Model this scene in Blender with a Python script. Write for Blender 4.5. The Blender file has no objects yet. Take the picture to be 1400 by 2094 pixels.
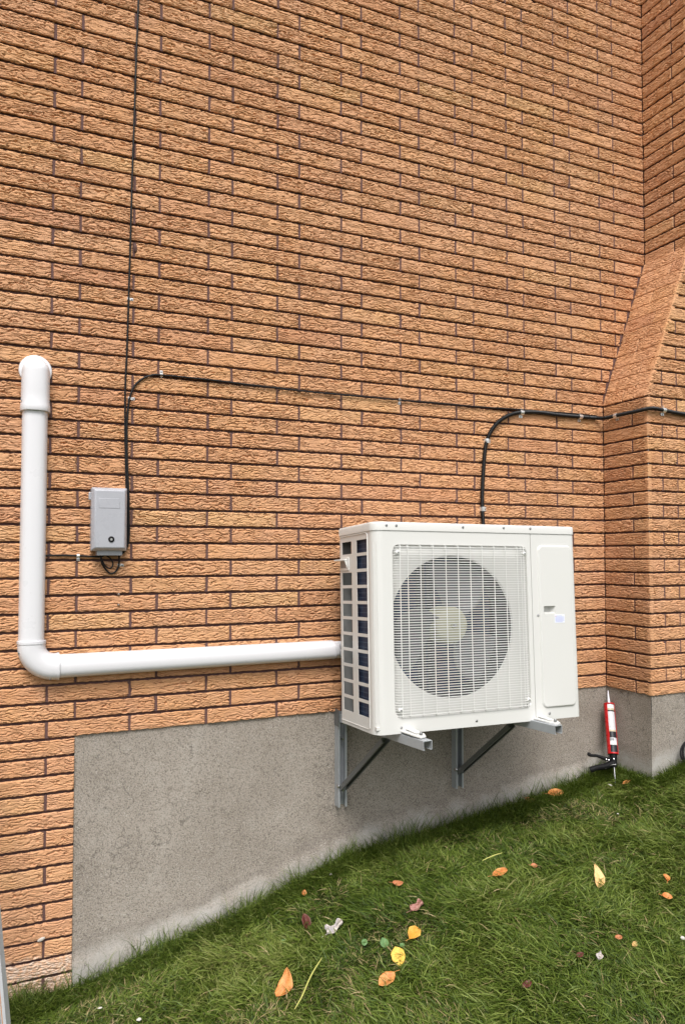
import bpy, math, random
import numpy as np
from mathutils import Matrix, Vector
random.seed(7)
rng = np.random.default_rng(11)
S = bpy.context.scene
COL = S.collection
PI = math.pi

# ------------------------------------------------------------------ camera
cam_d = bpy.data.cameras.new('camera')
cam = bpy.data.objects.new('camera', cam_d)
COL.objects.link(cam)
RX = Vector((0.912699114, -0.408631858, -0.000575629))
RY = Vector((0.0137872779, 0.0322023655, -0.999386271))
RZ = Vector((0.408399606, 0.912131028, 0.0350249915))
CAM = Vector((-0.74749015, -3.04003896, 0.68733995))
m = Matrix((RX, -RY, -RZ)).transposed().to_4x4()
m.translation = CAM
cam.matrix_world = m
cam_d.sensor_fit = 'HORIZONTAL'
cam_d.sensor_width = 36.0
cam_d.lens = 36.0 * 1521.24 / 1400.0
cam_d.shift_y = 36.84 / 1400.0
cam_d.clip_start = 0.02
cam_d.clip_end = 500.0
S.camera = cam

# ------------------------------------------------------------------ light
SUN_EL, SUN_AZ = math.radians(57), math.radians(200)      # azimuth clockwise from +Y
world = bpy.data.worlds.new("World")
S.world = world
world.use_nodes = True
wn = world.node_tree
for n in list(wn.nodes): wn.nodes.remove(n)
sky = wn.nodes.new('ShaderNodeTexSky')
sky.sky_type = 'NISHITA'
sky.sun_disc = False
sky.sun_elevation = SUN_EL
sky.sun_rotation = SUN_AZ
sky.air_density = 1.0
sky.dust_density = 4.0
sky.ozone_density = 1.0
hs = wn.nodes.new('ShaderNodeHueSaturation')
hs.inputs['Saturation'].default_value = 0.22
bg = wn.nodes.new('ShaderNodeBackground')
bg.inputs['Strength'].default_value = 0.10
wo = wn.nodes.new('ShaderNodeOutputWorld')
wn.links.new(sky.outputs[0], hs.inputs['Color'])
wn.links.new(hs.outputs[0], bg.inputs[0])
wn.links.new(bg.outputs[0], wo.inputs[0])
sun_d = bpy.data.lights.new('sun', 'SUN')
sun_d.energy = 1.5
sun_d.angle = math.radians(22)
sun_d.color = (1.0, 0.965, 0.92)
sun = bpy.data.objects.new('sun', sun_d)
COL.objects.link(sun)
sd = Vector((math.sin(SUN_AZ) * math.cos(SUN_EL), math.cos(SUN_AZ) * math.cos(SUN_EL), math.sin(SUN_EL)))
sun.rotation_euler = sd.to_track_quat('Z', 'Y').to_euler()
sun.location = (-2, -6, 8)
S.view_settings.view_transform = 'Standard'
S.view_settings.look = 'None'
S.view_settings.exposure = 1.04
S.view_settings.gamma = 1.0

# ------------------------------------------------------------------ materials
def srgb(r, g, b):
    f = lambda c: (c / 255 / 12.92) if c / 255 <= 0.04045 else ((c / 255 + 0.055) / 1.055) ** 2.4
    return (f(r), f(g), f(b), 1.0)

class NT:
    def __init__(s, name):
        s.m = bpy.data.materials.new(name); s.m.use_nodes = True
        s.t = s.m.node_tree
        s.p = s.t.nodes['Principled BSDF']
        s.out = s.t.nodes['Material Output']
    def n(s, ty, **kw):
        x = s.t.nodes.new(ty)
        for k, v in kw.items(): setattr(x, k, v)
        return x
    def l(s, a, b): s.t.links.new(a, b)
    def noise(s, vec, scale, detail=3, rough=.55, dist=0):
        x = s.n('ShaderNodeTexNoise'); x.inputs['Scale'].default_value = scale
        x.inputs['Detail'].default_value = detail; x.inputs['Roughness'].default_value = rough
        x.inputs['Distortion'].default_value = dist
        if vec is not None: s.l(vec, x.inputs['Vector'])
        return x.outputs['Fac']
    def ramp(s, fac, stops):
        x = s.n('ShaderNodeValToRGB'); e = x.color_ramp.elements
        while len(e) < len(stops): e.new(0.5)
        for q, (p, c) in zip(e, stops): q.position = p; q.color = c if len(c) == 4 else (*c, 1)
        s.l(fac, x.inputs[0]); return x.outputs[0]
    def mix(s, fac, a, b, mode='MIX'):
        x = s.n('ShaderNodeMix', data_type='RGBA', blend_type=mode)
        for v, i in ((fac, 0), (a, 6), (b, 7)):
            if hasattr(v, 'is_linked'): s.l(v, x.inputs[i])
            else: x.inputs[i].default_value = v
        return x.outputs[2]
    def math(s, op, a, b=0.0, clamp=False):
        x = s.n('ShaderNodeMath', operation=op, use_clamp=clamp)
        for v, i in ((a, 0), (b, 1)):
            if hasattr(v, 'is_linked'): s.l(v, x.inputs[i])
            else: x.inputs[i].default_value = v
        return x.outputs[0]
    def obj(s): return s.n('ShaderNodeTexCoord').outputs['Object']
    def attr(s, name): return s.n('ShaderNodeAttribute', attribute_name=name).outputs['Fac']
    def mapr(s, v, a, b, c=0, d=1):
        x = s.n('ShaderNodeMapRange'); s.l(v, x.inputs[0])
        for i, q in zip((1, 2, 3, 4), (a, b, c, d)): x.inputs[i].default_value = q
        return x.outputs[0]
    def bump(s, h, strength, dist):
        x = s.n('ShaderNodeBump'); x.inputs['Strength'].default_value = strength
        x.inputs['Distance'].default_value = dist; s.l(h, x.inputs['Height'])
        s.l(x.outputs[0], s.p.inputs['Normal'])
    def base(s, c):
        if hasattr(c, 'is_linked'): s.l(c, s.p.inputs['Base Color'])
        else: s.p.inputs['Base Color'].default_value = c
    def set(s, rough=None, metal=None, spec=None):
        if rough is not None: s.p.inputs['Roughness'].default_value = rough
        if metal is not None: s.p.inputs['Metallic'].default_value = metal
        if spec is not None: s.p.inputs['Specular IOR Level'].default_value = spec

def simple(name, col, rough=.5, metal=0., var=.06, scale=18, bump=0., bscale=200, spec=.5):
    t = NT(name); t.set(rough, metal, spec)
    o = t.obj(); f = t.noise(o, scale, 4)
    dark = tuple(c * (1 - var) for c in col[:3]) + (1,)
    lite = tuple(min(1, c * (1 + var)) for c in col[:3]) + (1,)
    t.base(t.mix(f, dark, lite))
    r = t.noise(o, scale * 3, 3)
    t.l(t.mapr(r, .3, .7, max(.02, rough - .08), min(1, rough + .08)), t.p.inputs['Roughness'])
    if bump: t.bump(t.noise(o, bscale, 3), bump, .001)
    return t.m

M = {}
def mk_brick():
    t = NT('rough_brick'); t.set(.92, 0, .25)
    o = t.obj()
    tone = t.attr('tone')
    c = t.ramp(tone, [(0, (.453, .199, .101)), (.25, (.533, .259, .127)), (.5, (.578, .294, .143)),
                      (.75, (.600, .322, .153)), (1, (.622, .362, .172))])
    f = t.noise(o, 9, 4)
    c = t.mix(t.mapr(f, .35, .7), c, t.mix(.35, c, (.58, .32, .215, 1)))
    pk = t.noise(o, 1.1, 4, .6)
    c = t.mix(t.mapr(pk, .42, .68, 0, .22), c, (.58, .36, .27, 1))
    g = t.noise(o, 420, 4, .65)
    c = t.mix(t.mapr(g, .3, .75, .0, .35), c, (.62, .37, .19, 1))
    sp = t.noise(o, 260, 2, .5)
    c = t.mix(t.mapr(sp, .66, .74, 0, .55), c, (.14, .07, .045, 1))
    # lime bloom low down on the left pier
    sep = t.n('ShaderNodeSeparateXYZ'); t.l(o, sep.inputs[0])
    zz = t.math('ADD', sep.outputs[2], t.math('MULTIPLY', t.math('SUBTRACT', t.noise(o, 14, 4), .5), .10))
    w = t.mapr(zz, -.825, -.80, .85, 0)
    w = t.math('MULTIPLY', w, t.mapr(t.noise(o, 60, 5, .7), .32, .62))
    c = t.mix(w, c, (.66, .56, .47, 1))
    # joint shade painted onto the brick flanks in a dark mortar brown
    c = t.mix(t.mapr(t.attr('joint_shade'), .04, .30), c, (.085, .046, .042, 1))
    t.base(c)
    t.bump(t.noise(o, 520, 4, .7), .6, .0018)
    return t.m
def mk_mortar():
    t = NT('purple_brown_mortar'); t.set(.95, 0, .2)
    o = t.obj()
    c = t.mix(t.noise(o, 30, 4), (.095, .050, .046, 1), (.150, .088, .080, 1))
    g = t.noise(o, 500, 3, .7)
    c = t.mix(t.mapr(g, .62, .75, 0, .5), c, (.24, .17, .15, 1))
    t.base(c); t.bump(t.noise(o, 350, 4, .7), .6, .002)
    return t.m
def mk_concrete():
    t = NT('rough_parged_concrete'); t.set(.95, 0, .2)
    o = t.obj(); gr = t.attr('grade')
    big = t.noise(o, 2.2, 5, .6)
    c = t.ramp(big, [(.3, (.268, .230, .194)), (.5, (.325, .285, .244)), (.72, (.38, .338, .294))])
    g = t.noise(o, 190, 3, .85)
    c = t.mix(t.mapr(g, .40, .50, .8, 0), c, (.095, .082, .068, 1))
    g2 = t.noise(o, 240, 2, .7)
    c = t.mix(t.mapr(g2, .56, .66, 0, .75), c, (.50, .47, .43, 1))
    v = t.n('ShaderNodeTexVoronoi'); v.inputs['Scale'].default_value = 26; t.l(o, v.inputs['Vector'])
    pit = t.math('MULTIPLY', t.mapr(v.outputs['Distance'], .035, .06, 1, 0), t.mapr(t.noise(o, 5, 2), .5, .6))
    c = t.mix(pit, c, (.035, .03, .028, 1))
    st = t.noise(o, 9, 6, .75)
    c = t.mix(t.mapr(st, .55, .72, 0, .35), c, (.40, .37, .335, 1))
    c = t.mix(t.mapr(st, .30, .42, .30, 0), c, (.15, .128, .105, 1))
    # smooth cement smear that follows the grade line
    wob = t.math('MULTIPLY', t.math('SUBTRACT', t.noise(o, 6, 6, .65), .5), .22)
    h = t.math('ADD', gr, wob)
    sm = t.mapr(h, .055, .115, 1, 0)
    sc = t.mix(t.noise(o, 16, 5, .65), (.30, .285, .265, 1), (.45, .435, .41, 1))
    c = t.mix(t.math('MULTIPLY', sm, t.mapr(t.noise(o, 7, 5, .7), .3, .55, .25, .85)), c, sc)
    edge = t.math('MULTIPLY', t.mapr(h, .105, .125, 0, 1), t.mapr(h, .125, .15, 1, 0))
    c = t.mix(t.math('MULTIPLY', edge, .25), c, (.17, .15, .14, 1))
    hl = t.n('ShaderNodeTexVoronoi', feature='DISTANCE_TO_EDGE'); hl.inputs['Scale'].default_value = 1.15
    wv = t.n('ShaderNodeVectorMath', operation='ADD'); nz_ = t.n('ShaderNodeTexNoise'); nz_.inputs['Scale'].default_value = 4; nz_.inputs['Detail'].default_value = 6
    t.l(o, nz_.inputs['Vector']); t.l(o, wv.inputs[0]); t.l(nz_.outputs['Color'], wv.inputs[1]); t.l(wv.outputs[0], hl.inputs['Vector'])
    ck = t.math('MULTIPLY', t.mapr(hl.outputs['Distance'], .0015, .004, 1, 0), t.mapr(t.noise(o, 1.7, 2), .50, .60))
    c = t.mix(t.math('MULTIPLY', ck, .6), c, (.09, .08, .07, 1))
    t.base(c)
    hb = t.math('ADD', t.math('MULTIPLY', g, t.math('SUBTRACT', 1.0, t.math('MULTIPLY', sm, .8))), t.math('MULTIPLY', t.noise(o, 60, 4), .5))
    hb = t.math('SUBTRACT', hb, pit)
    t.bump(hb, .7, .004)
    return t.m
def mk_grass():
    t = NT('grass_blades'); t.set(.55, 0, .35)
    a = t.attr('tone')
    c = t.ramp(a, [(0, (.020, .044, .005)), (.3, (.055, .098, .009)), (.6, (.118, .172, .020)), (.82, (.225, .275, .062)),
                   (.9, (.25, .24, .09)), (.95, (.34, .26, .12)), (1, (.44, .34, .19))])
    t.base(c)
    tr = t.n('ShaderNodeBsdfTranslucent'); t.l(c, tr.inputs[0])
    mx = t.n('ShaderNodeMixShader'); mx.inputs[0].default_value = .28
    t.l(t.p.outputs[0], mx.inputs[1]); t.l(tr.outputs[0], mx.inputs[2]); t.l(mx.outputs[0], t.out.inputs[0])
    return t.m
def mk_soil():
    t = NT('lawn_soil_and_thatch'); t.set(.95, 0, .2)
    o = t.obj()
    c = t.ramp(t.noise(o, 7, 6, .7), [(.3, (.022, .032, .009)), (.5, (.038, .050, .014)), (.7, (.075, .060, .028))])
    c = t.mix(t.mapr(t.noise(o, 240, 3), .4, .7), c, (.05, .075, .018, 1))
    t.base(c); t.bump(t.noise(o, 150, 4), 1, .01)
    return t.m
def mk_leaf(name, a, b, spots=.5):
    t = NT(name); t.set(.55, 0, .4)
    o = t.obj()
    c = t.mix(t.mapr(t.noise(o, 45, 4, .6), .35, .65), a, b)
    c = t.mix(t.mapr(t.noise(o, 160, 3, .7), .62, .72, 0, spots), c, (.10, .035, .012, 1))
    w = t.n('ShaderNodeTexWave', wave_type='BANDS', bands_direction='DIAGONAL'); w.inputs['Scale'].default_value = 55
    w.inputs['Distortion'].default_value = 1.5; t.l(o, w.inputs['Vector'])
    c = t.mix(t.mapr(w.outputs['Fac'], .86, 1, 0, .25), c, tuple(x * .6 for x in a[:3]) + (1,))
    t.base(c); t.bump(w.outputs['Fac'], .3, .0008)
    return t.m
def mk_coil():
    t = NT('blue_black_coil_fins'); t.set(.5, .4, .4)
    o = t.obj()
    w = t.n('ShaderNodeTexWave', wave_type='BANDS', bands_direction='Z'); w.inputs['Scale'].default_value = 16
    t.l(o, w.inputs['Vector'])
    c = t.mix(t.mapr(w.outputs['Fac'], .9, 1), (.018, .034, .082, 1), (.08, .12, .19, 1))
    c = t.mix(t.mapr(t.noise(o, 22, 4, .7), .45, .7, 0, .6), c, (.075, .115, .19, 1))
    t.base(c); t.bump(t.noise(o, 600, 2), .5, .001)
    return t.m
def mk_label():
    t = NT('printed_tube_label'); t.set(.35, 0, .5)
    o = t.obj()
    sep = t.n('ShaderNodeSeparateXYZ'); t.l(o, sep.inputs[0])
    w = t.n('ShaderNodeTexWave', wave_type='BANDS', bands_direction='Z'); w.inputs['Scale'].default_value = 75
    w.inputs['Distortion'].default_value = .4; t.l(o, w.inputs['Vector'])
    c = t.mix(t.mapr(w.outputs['Fac'], .6, .9, 0, .55), (.60, .60, .62, 1), (.36, .37, .41, 1))
    t.base(c); return t.m

M['brick'] = mk_brick(); M['mortar'] = mk_mortar(); M['concrete'] = mk_concrete()
M['grass'] = mk_grass(); M['soil'] = mk_soil(); M['coil'] = mk_coil(); M['tube_label'] = mk_label()
M['casing'] = simple('ivory_painted_steel', (.605, .602, .582, 1), .36, var=.015, scale=5, bump=.05, bscale=900)
M['grille'] = simple('ivory_coated_wire', (.72, .717, .695, 1), .4, var=.02)
M['pvc'] = simple('white_vinyl', (.655, .65, .675, 1), .33, var=.015, scale=4)
M['dark_in'] = simple('dark_interior_metal', (.020, .020, .024, 1), .6, var=.2)
M['grey_in'] = simple('grey_zinc_panel', (.24, .24, .235, 1), .5, .2, var=.08)
M['shroud'] = simple('dark_grey_shroud', (.07, .07, .07, 1), .5, .1, var=.08)
M['fan'] = simple('grey_plastic_fan_blade', (.105, .107, .112, 1), .5, var=.04)
M['hub'] = simple('khaki_plastic_hub', (.36, .355, .25, 1), .45, var=.04)
M['strut'] = simple('galvanised_strut', (.38, .40, .42, 1), .45, .3, var=.12, scale=30, bump=.1, bscale=300)
M['strut_dark'] = simple('grey_painted_brace', (.14, .145, .145, 1), .42, .3, var=.1, scale=30)
M['zinc'] = simple('bright_zinc_screw', (.72, .72, .72, 1), .25, 1., var=.1, scale=300)
M['screw'] = simple('dull_steel_screw', (.42, .42, .43, 1), .35, 1., var=.1, scale=300)
M['clip'] = simple('zinc_cable_clip', (.75, .75, .74, 1), .3, .7, var=.1, scale=200)
M['box'] = simple('grey_abs_plastic', (.37, .375, .41, 1), .3, var=.09, scale=14)
M['black'] = simple('black_rubber_sheath', (.009, .009, .010, 1), .5, var=.2, scale=60, spec=.25)
M['black_cond'] = simple('black_corrugated_conduit', (.010, .010, .011, 1), .42, var=.2, scale=60, spec=.3)
M['red'] = simple('red_painted_steel', (.50, .010, .012, 1), .3, var=.06)
M['blackpl'] = simple('black_cast_handle', (.006, .006, .007, 1), .6, var=.1, spec=.2)
M['white'] = simple('white_plastic', (.82, .82, .82, 1), .3, var=.02)
M['nozzle'] = simple('frosted_nozzle', (.70, .70, .78, 1), .35, var=.03)
M['lab_white'] = simple('white_label_band', (.68, .68, .68, 1), .35, var=.02)
M['lab_black'] = simple('black_label_band', (.018, .018, .022, 1), .3, var=.05)
M['lab_tan'] = simple('tan_label_band', (.48, .42, .30, 1), .35, var=.05)
M['sticker'] = simple('white_blue_sticker', (.74, .76, .86, 1), .4, var=.01)
M['ink'] = simple('blue_sticker_ink', (.28, .32, .60, 1), .5, var=.02)
M['ink_red'] = simple('warning_mark_ink', (.55, .20, .10, 1), .5, var=.02)
M['alu'] = simple('dull_aluminium', (.46, .47, .49, 1), .38, .25, var=.12, scale=40)
M['wood'] = simple('orange_rust_rail', (.42, .19, .07, 1), .6, var=.2)
M['leaf_orange'] = mk_leaf('orange_leaf', (.46, .15, .035, 1), (.58, .27, .085, 1))
M['leaf_rust'] = mk_leaf('rust_leaf', (.36, .12, .045, 1), (.48, .20, .09, 1))
M['leaf_yellow'] = mk_leaf('yellow_leaf', (.66, .38, .05, 1), (.70, .46, .09, 1), .35)
M['leaf_gold'] = mk_leaf('golden_leaf', (.56, .27, .035, 1), (.66, .38, .08, 1), .4)
M['leaf_pale'] = mk_leaf('pale_yellow_leaf', (.60, .35, .13, 1), (.66, .44, .20, 1), .35)
M['leaf_green'] = mk_leaf('green_clover_leaf', (.075, .16, .05, 1), (.11, .20, .07, 1), .1)
M['leaf_mauve'] = mk_leaf('mauve_leaf', (.28, .12, .10, 1), (.36, .18, .15, 1))
M['leaf_dark'] = mk_leaf('dark_maroon_leaf', (.075, .015, .012, 1), (.11, .03, .02, 1))
M['leaf_grey'] = mk_leaf('grey_withered_leaf', (.30, .28, .29, 1), (.55, .48, .42, 1))
M['straw'] = simple('yellow_straw', (.46, .45, .13, 1), .5, var=.1, scale=60)
M['chip'] = simple('white_paint_chip', (.48, .45, .41, 1), .5, var=.06)

# ------------------------------------------------------------------ mesh helpers
def link_mesh(name, verts, faces, mat, parent=None, smooth=False, loc=None):
    me = bpy.data.meshes.new(name)
    me.from_pydata([tuple(v) for v in verts], [], faces)
    me.materials.append(mat)
    if smooth: me.polygons.foreach_set('use_smooth', [True] * len(me.polygons))
    me.update()
    o = bpy.data.objects.new(name, me); COL.objects.link(o)
    if parent: o.parent = parent
    return o
def fast_mesh(name, V, F, mat, parent=None, smooth=True, attrs=None):
    """V (n,3) float, F (m,k) int; all faces k-gons"""
    me = bpy.data.meshes.new(name)
    n, mm, k = len(V), len(F), F.shape[1]
    me.vertices.add(n); me.vertices.foreach_set('co', V.astype(np.float32).ravel())
    me.loops.add(mm * k); me.loops.foreach_set('vertex_index', F.astype(np.int32).ravel())
    me.polygons.add(mm)
    me.polygons.foreach_set('loop_start', np.arange(0, mm * k, k, dtype=np.int32))
    me.polygons.foreach_set('loop_total', np.full(mm, k, dtype=np.int32))
    if smooth: me.polygons.foreach_set('use_smooth', np.ones(mm, dtype=bool))
    for nm, arr in (attrs or {}).items():
        a = me.attributes.new(nm, 'FLOAT', 'POINT'); a.data.foreach_set('value', arr.astype(np.float32).ravel())
    me.materials.append(mat)
    me.update(calc_edges=True)
    o = bpy.data.objects.new(name, me); COL.objects.link(o)
    if parent: o.parent = parent
    return o
class MB:
    def __init__(s): s.v = []; s.f = []
    def add(s, vs, fs):
        b = len(s.v); s.v += [tuple(v) for v in vs]; s.f += [tuple(i + b for i in f) for f in fs]; return s
    def box(s, x0, x1, y0, y1, z0, z1, mat=None):
        vs = [Vector((x, y, z)) for z in (z0, z1) for y in (y0, y1) for x in (x0, x1)]
        if mat: vs = [mat @ v for v in vs]
        return s.add(vs, [(0, 2, 3, 1), (4, 5, 7, 6), (0, 1, 5, 4), (2, 6, 7, 3), (0, 4, 6, 2), (1, 3, 7, 5)])
    def bar(s, a, b, w, h, up=(0, 0, 1)):
        a, b = Vector(a), Vector(b); d = (b - a).normalized(); u = Vector(up)
        x = d.cross(u)
        if x.length < 1e-4: x = d.cross(Vector((1, 0, 0)))
        x.normalize(); u = x.cross(d).normalized()
        vs = [p + x * (w / 2 * i) + u * (h / 2 * j) for p in (a, b) for i, j in ((-1, -1), (1, -1), (1, 1), (-1, 1))]
        return s.add(vs, [(0, 3, 2, 1), (4, 5, 6, 7), (0, 1, 5, 4), (1, 2, 6, 5), (2, 3, 7, 6), (3, 0, 4, 7)])
    def tube(s, pts, r, n=10, cap=True):
        pts = [Vector(p) for p in pts]; rs = r if isinstance(r, (list, tuple)) else [r] * len(pts)
        rings = []; prev = None
        for i, p in enumerate(pts):
            d = (pts[min(i + 1, len(pts) - 1)] - pts[max(i - 1, 0)]).normalized()
            if prev is None:
                a = Vector((0, 0, 1)) if abs(d.z) < .9 else Vector((1, 0, 0))
                x = d.cross(a).normalized()
            else: x = (prev - d * prev.dot(d)).normalized()
            prev = x; y = d.cross(x)
            rings.append([p + (x * math.cos(t) + y * math.sin(t)) * rs[i] for t in [2 * PI * k / n for k in range(n)]])
        vs = [v for rg in rings for v in rg]
        fs = [(i * n + k, i * n + (k + 1) % n, (i + 1) * n + (k + 1) % n, (i + 1) * n + k) for i in range(len(pts) - 1) for k in range(n)]
        if cap: fs += [tuple(range(n))[::-1], tuple((len(pts) - 1) * n + k for k in range(n))]
        return s.add(vs, fs)
    def lathe(s, prof, o=(0, 0, 0), ax=(0, 0, 1), n=24):
        """prof list (r, h) along axis"""
        ax = Vector(ax).normalized(); a = Vector((0, 0, 1)) if abs(ax.z) < .9 else Vector((1, 0, 0))
        x = ax.cross(a).normalized(); y = ax.cross(x); o = Vector(o)
        vs = [o + ax * h + (x * math.cos(t) + y * math.sin(t)) * max(r, 1e-5) for r, h in prof for t in [2 * PI * k / n for k in range(n)]]
        fs = [(i * n + k, i * n + (k + 1) % n, (i + 1) * n + (k + 1) % n, (i + 1) * n + k) for i in range(len(prof) - 1) for k in range(n)]
        return s.add(vs, fs)
    def loft(s, rings, closed=True, cap=False):
        n = len(rings[0]); vs = [v for r in rings for v in r]
        fs = [(i * n + k, i * n + (k + 1) % n, (i + 1) * n + (k + 1) % n, (i + 1) * n + k) for i in range(len(rings) - 1) for k in range(n if closed else n - 1)]
        if cap: fs += [tuple(range(n))[::-1], tuple((len(rings) - 1) * n + k for k in range(n))]
        return s.add(vs, fs)
    def build(s, name, mat, parent=None, smooth=False, bevel=0, seg=2, angle=35):
        o = link_mesh(name, s.v, s.f, mat, parent, smooth or bevel > 0)
        bmfix(o)
        if bevel:
            b = o.modifiers.new('bevel', 'BEVEL'); b.width = bevel; b.segments = seg; b.limit_method = 'ANGLE'; b.angle_limit = math.radians(30)
        if smooth or bevel:
            sharp(o, angle)
        return o
def bmfix(o):
    import bmesh
    b = bmesh.new(); b.from_mesh(o.data); bmesh.ops.recalc_face_normals(b, faces=b.faces); b.to_mesh(o.data); b.free()
def sharp(o, angle):
    import bmesh
    b = bmesh.new(); b.from_mesh(o.data)
    for e in b.edges:
        if len(e.link_faces) == 2 and e.calc_face_angle(0) > math.radians(angle): e.smooth = False
    b.to_mesh(o.data); b.free()
def tag(o, label=None, cat=None, group=None, kind=None):
    if label: o['label'] = label
    if cat: o['category'] = cat
    if group: o['group'] = group
    if kind: o['kind'] = kind
    return o
def empty(name, loc=(0, 0, 0)):
    o = bpy.data.objects.new(name, None); COL.objects.link(o); o.location = loc; o.empty_display_size = .05
    return o
def adopt(root, objs):
    """parent world-placed meshes to an Empty standing at the thing's base"""
    for o in objs:
        o.parent = root; o.matrix_parent_inverse = Matrix.Translation(root.location).inverted()
def catmull(pts, k=6):
    P = [Vector(p) for p in pts]; P = [P[0] * 2 - P[1]] + P + [P[-1] * 2 - P[-2]]
    out = []
    for i in range(1, len(P) - 2):
        for j in range(k):
            t = j / k; a, b, c, d = P[i - 1], P[i], P[i + 1], P[i + 2]
            out.append(.5 * (2 * b + (c - a) * t + (2 * a - 5 * b + 4 * c - d) * t * t + (3 * b - a - 3 * c + d) * t ** 3))
    return out + [P[-2]]

# ------------------------------------------------------------------ numpy noise
def _h(ix, iy, seed):
    h = (ix.astype(np.int64) * 374761393 + iy.astype(np.int64) * 668265263 + seed * 1274126177) & 0xffffffff
    h = ((h ^ (h >> 13)) * 1274126177) & 0xffffffff
    return ((h ^ (h >> 16)) & 0xffff).astype(np.float32) / 65535.0
def vnoise(x, y, seed=0):
    ix = np.floor(x); iy = np.floor(y); fx = (x - ix).astype(np.float32); fy = (y - iy).astype(np.float32)
    fx = fx * fx * (3 - 2 * fx); fy = fy * fy * (3 - 2 * fy)
    a = _h(ix, iy, seed); b = _h(ix + 1, iy, seed); c = _h(ix, iy + 1, seed); d = _h(ix + 1, iy + 1, seed)
    return (a + (b - a) * fx) * (1 - fy) + (c + (d - c) * fx) * fy
def sstep(a, b, x):
    t = np.clip((x - a) / (b - a), 0, 1); return t * t * (3 - 2 * t)

# ------------------------------------------------------------------ brick work
HC, LB = 0.0677, 0.305
BH = 0.0574
def bricks_mesh(name, frames, mat, parent):
    """frames: list of (O,U,V,N, list of bricks(uL0,uL1,uR0,uR1,v0,v1), nu, nv)"""
    Vs, Fs, T, SD = [], [], [], []; base = 0
    for O, U, Vv, Nn, B, nu, nv in frames:
        if not len(B): continue
        B = np.array([tuple(q) + (0,) * (7 - len(q)) for q in B], dtype=np.float64); n = len(B)
        # ring-extended parameter grids
        s = np.concatenate([[0], np.linspace(0, 1, nu), [1]]); t = np.concatenate([[0], np.linspace(0, 1, nv), [1]])
        SS, TT = np.meshgrid(s, t)              # (nv+2, nu+2)
        SS = SS[None]; TT = TT[None]
        u0 = B[:, 0][:, None, None] * (1 - TT) + B[:, 1][:, None, None] * TT
        u1 = B[:, 2][:, None, None] * (1 - TT) + B[:, 3][:, None, None] * TT
        u = u0 + (u1 - u0) * SS
        v = B[:, 4][:, None, None] + (B[:, 5] - B[:, 4])[:, None, None] * TT
        seed = rng.integers(0, 9999, n)[:, None, None]
        ou = u + seed * 7.31; ov = v + seed * 3.17
        amp = rng.uniform(.75, 1.25, n); amp[rng.random(n) < .06] *= .6
        amp = amp[:, None, None]
        per = rng.uniform(.0098, .0130, n)[:, None, None]
        wv = ov + .0035 * vnoise(ou / .012, ov / .02, 42)
        F = wv / per + 2.0 * vnoise(ou / .045, ov / .014, 3) + .95 * vnoise(ou / .019, ov / .009, 5) + .42 * vnoise(ou / .0065, ov / .006, 8)
        a = 1 - (F - np.floor(F))
        saw = sstep(0, .26, a) * (1 - sstep(.84, .95, a))
        k = .22 + 1.05 * sstep(.15, .62, vnoise(ou / .020, ov / .007, 12))
        h = .0064 * amp * k * (saw - .85)
        F2 = ov / .0062 + 1.6 * vnoise(ou / .02, ov / .008, 51) + .8 * vnoise(ou / .009, ov / .006, 52)
        a2 = 1 - (F2 - np.floor(F2))
        h += .0015 * amp * (sstep(0, .4, a2) * (1 - sstep(.78, 1, a2)) - .7)
        h += .0016 * (vnoise(ou / .05, ov / .03, 17) - .5) + .0007 * (vnoise(ou / .004, ov / .003, 21) - .5)
        w = np.abs(u1 - u0) + 1e-6; hh = (B[:, 5] - B[:, 4])[:, None, None]
        du = np.minimum(SS, 1 - SS) * w; dv = np.minimum(TT, 1 - TT) * hh
        e = np.minimum(du, dv)
        h -= .0028 * np.clip(1 - e / .004, 0, 1) ** 2
        h += (rng.normal(0, .0007, n))[:, None, None]
        # ragged arrises
        jit_v = (vnoise(ou / .012, ov * 0 + seed, 31) - .5) * .0028
        v = v + jit_v * (1 - np.clip(dv / .006, 0, 1)) 
        ring = (np.arange(nu + 2) == 0) | (np.arange(nu + 2) == nu + 1)
        ringv = (np.arange(nv + 2) == 0) | (np.arange(nv + 2) == nv + 1)
        R = ring[None, :] | ringv[:, None]
        h = np.where(R[None], -.021, h)
        P = np.array(O)[None, None, None] + u[..., None] * np.array(U) + v[..., None] * np.array(Vv) + h[..., None] * np.array(Nn)
        Vs.append(P.reshape(-1, 3).astype(np.float32))
        tone = np.clip(rng.normal(.48, .14, n), 0, 1)
        tone = np.where(rng.random(n) < .03, rng.uniform(.85, 1, n), tone)
        T.append(np.repeat(tone, (nu + 2) * (nv + 2)))
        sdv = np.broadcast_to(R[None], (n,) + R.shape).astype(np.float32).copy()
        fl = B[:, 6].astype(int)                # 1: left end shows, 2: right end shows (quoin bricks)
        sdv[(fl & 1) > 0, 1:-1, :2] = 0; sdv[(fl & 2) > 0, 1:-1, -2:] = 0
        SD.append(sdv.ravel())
        I = np.arange((nu + 2) * (nv + 2)).reshape(nv + 2, nu + 2)
        q = np.stack([I[:-1, :-1], I[:-1, 1:], I[1:, 1:], I[1:, :-1]], -1).reshape(-1, 4)
        # U x V should equal N for this winding
        if np.dot(np.cross(U, Vv), Nn) < 0: q = q[:, ::-1]
        Fs.append((q[None] + (np.arange(n) * (nu + 2) * (nv + 2))[:, None, None] + base).reshape(-1, 4))
        base += n * (nu + 2) * (nv + 2)
    return fast_mesh(name, np.concatenate(Vs), np.concatenate(Fs), mat, parent, True, {'tone': np.concatenate(T), 'joint_shade': np.concatenate(SD)})

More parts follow.
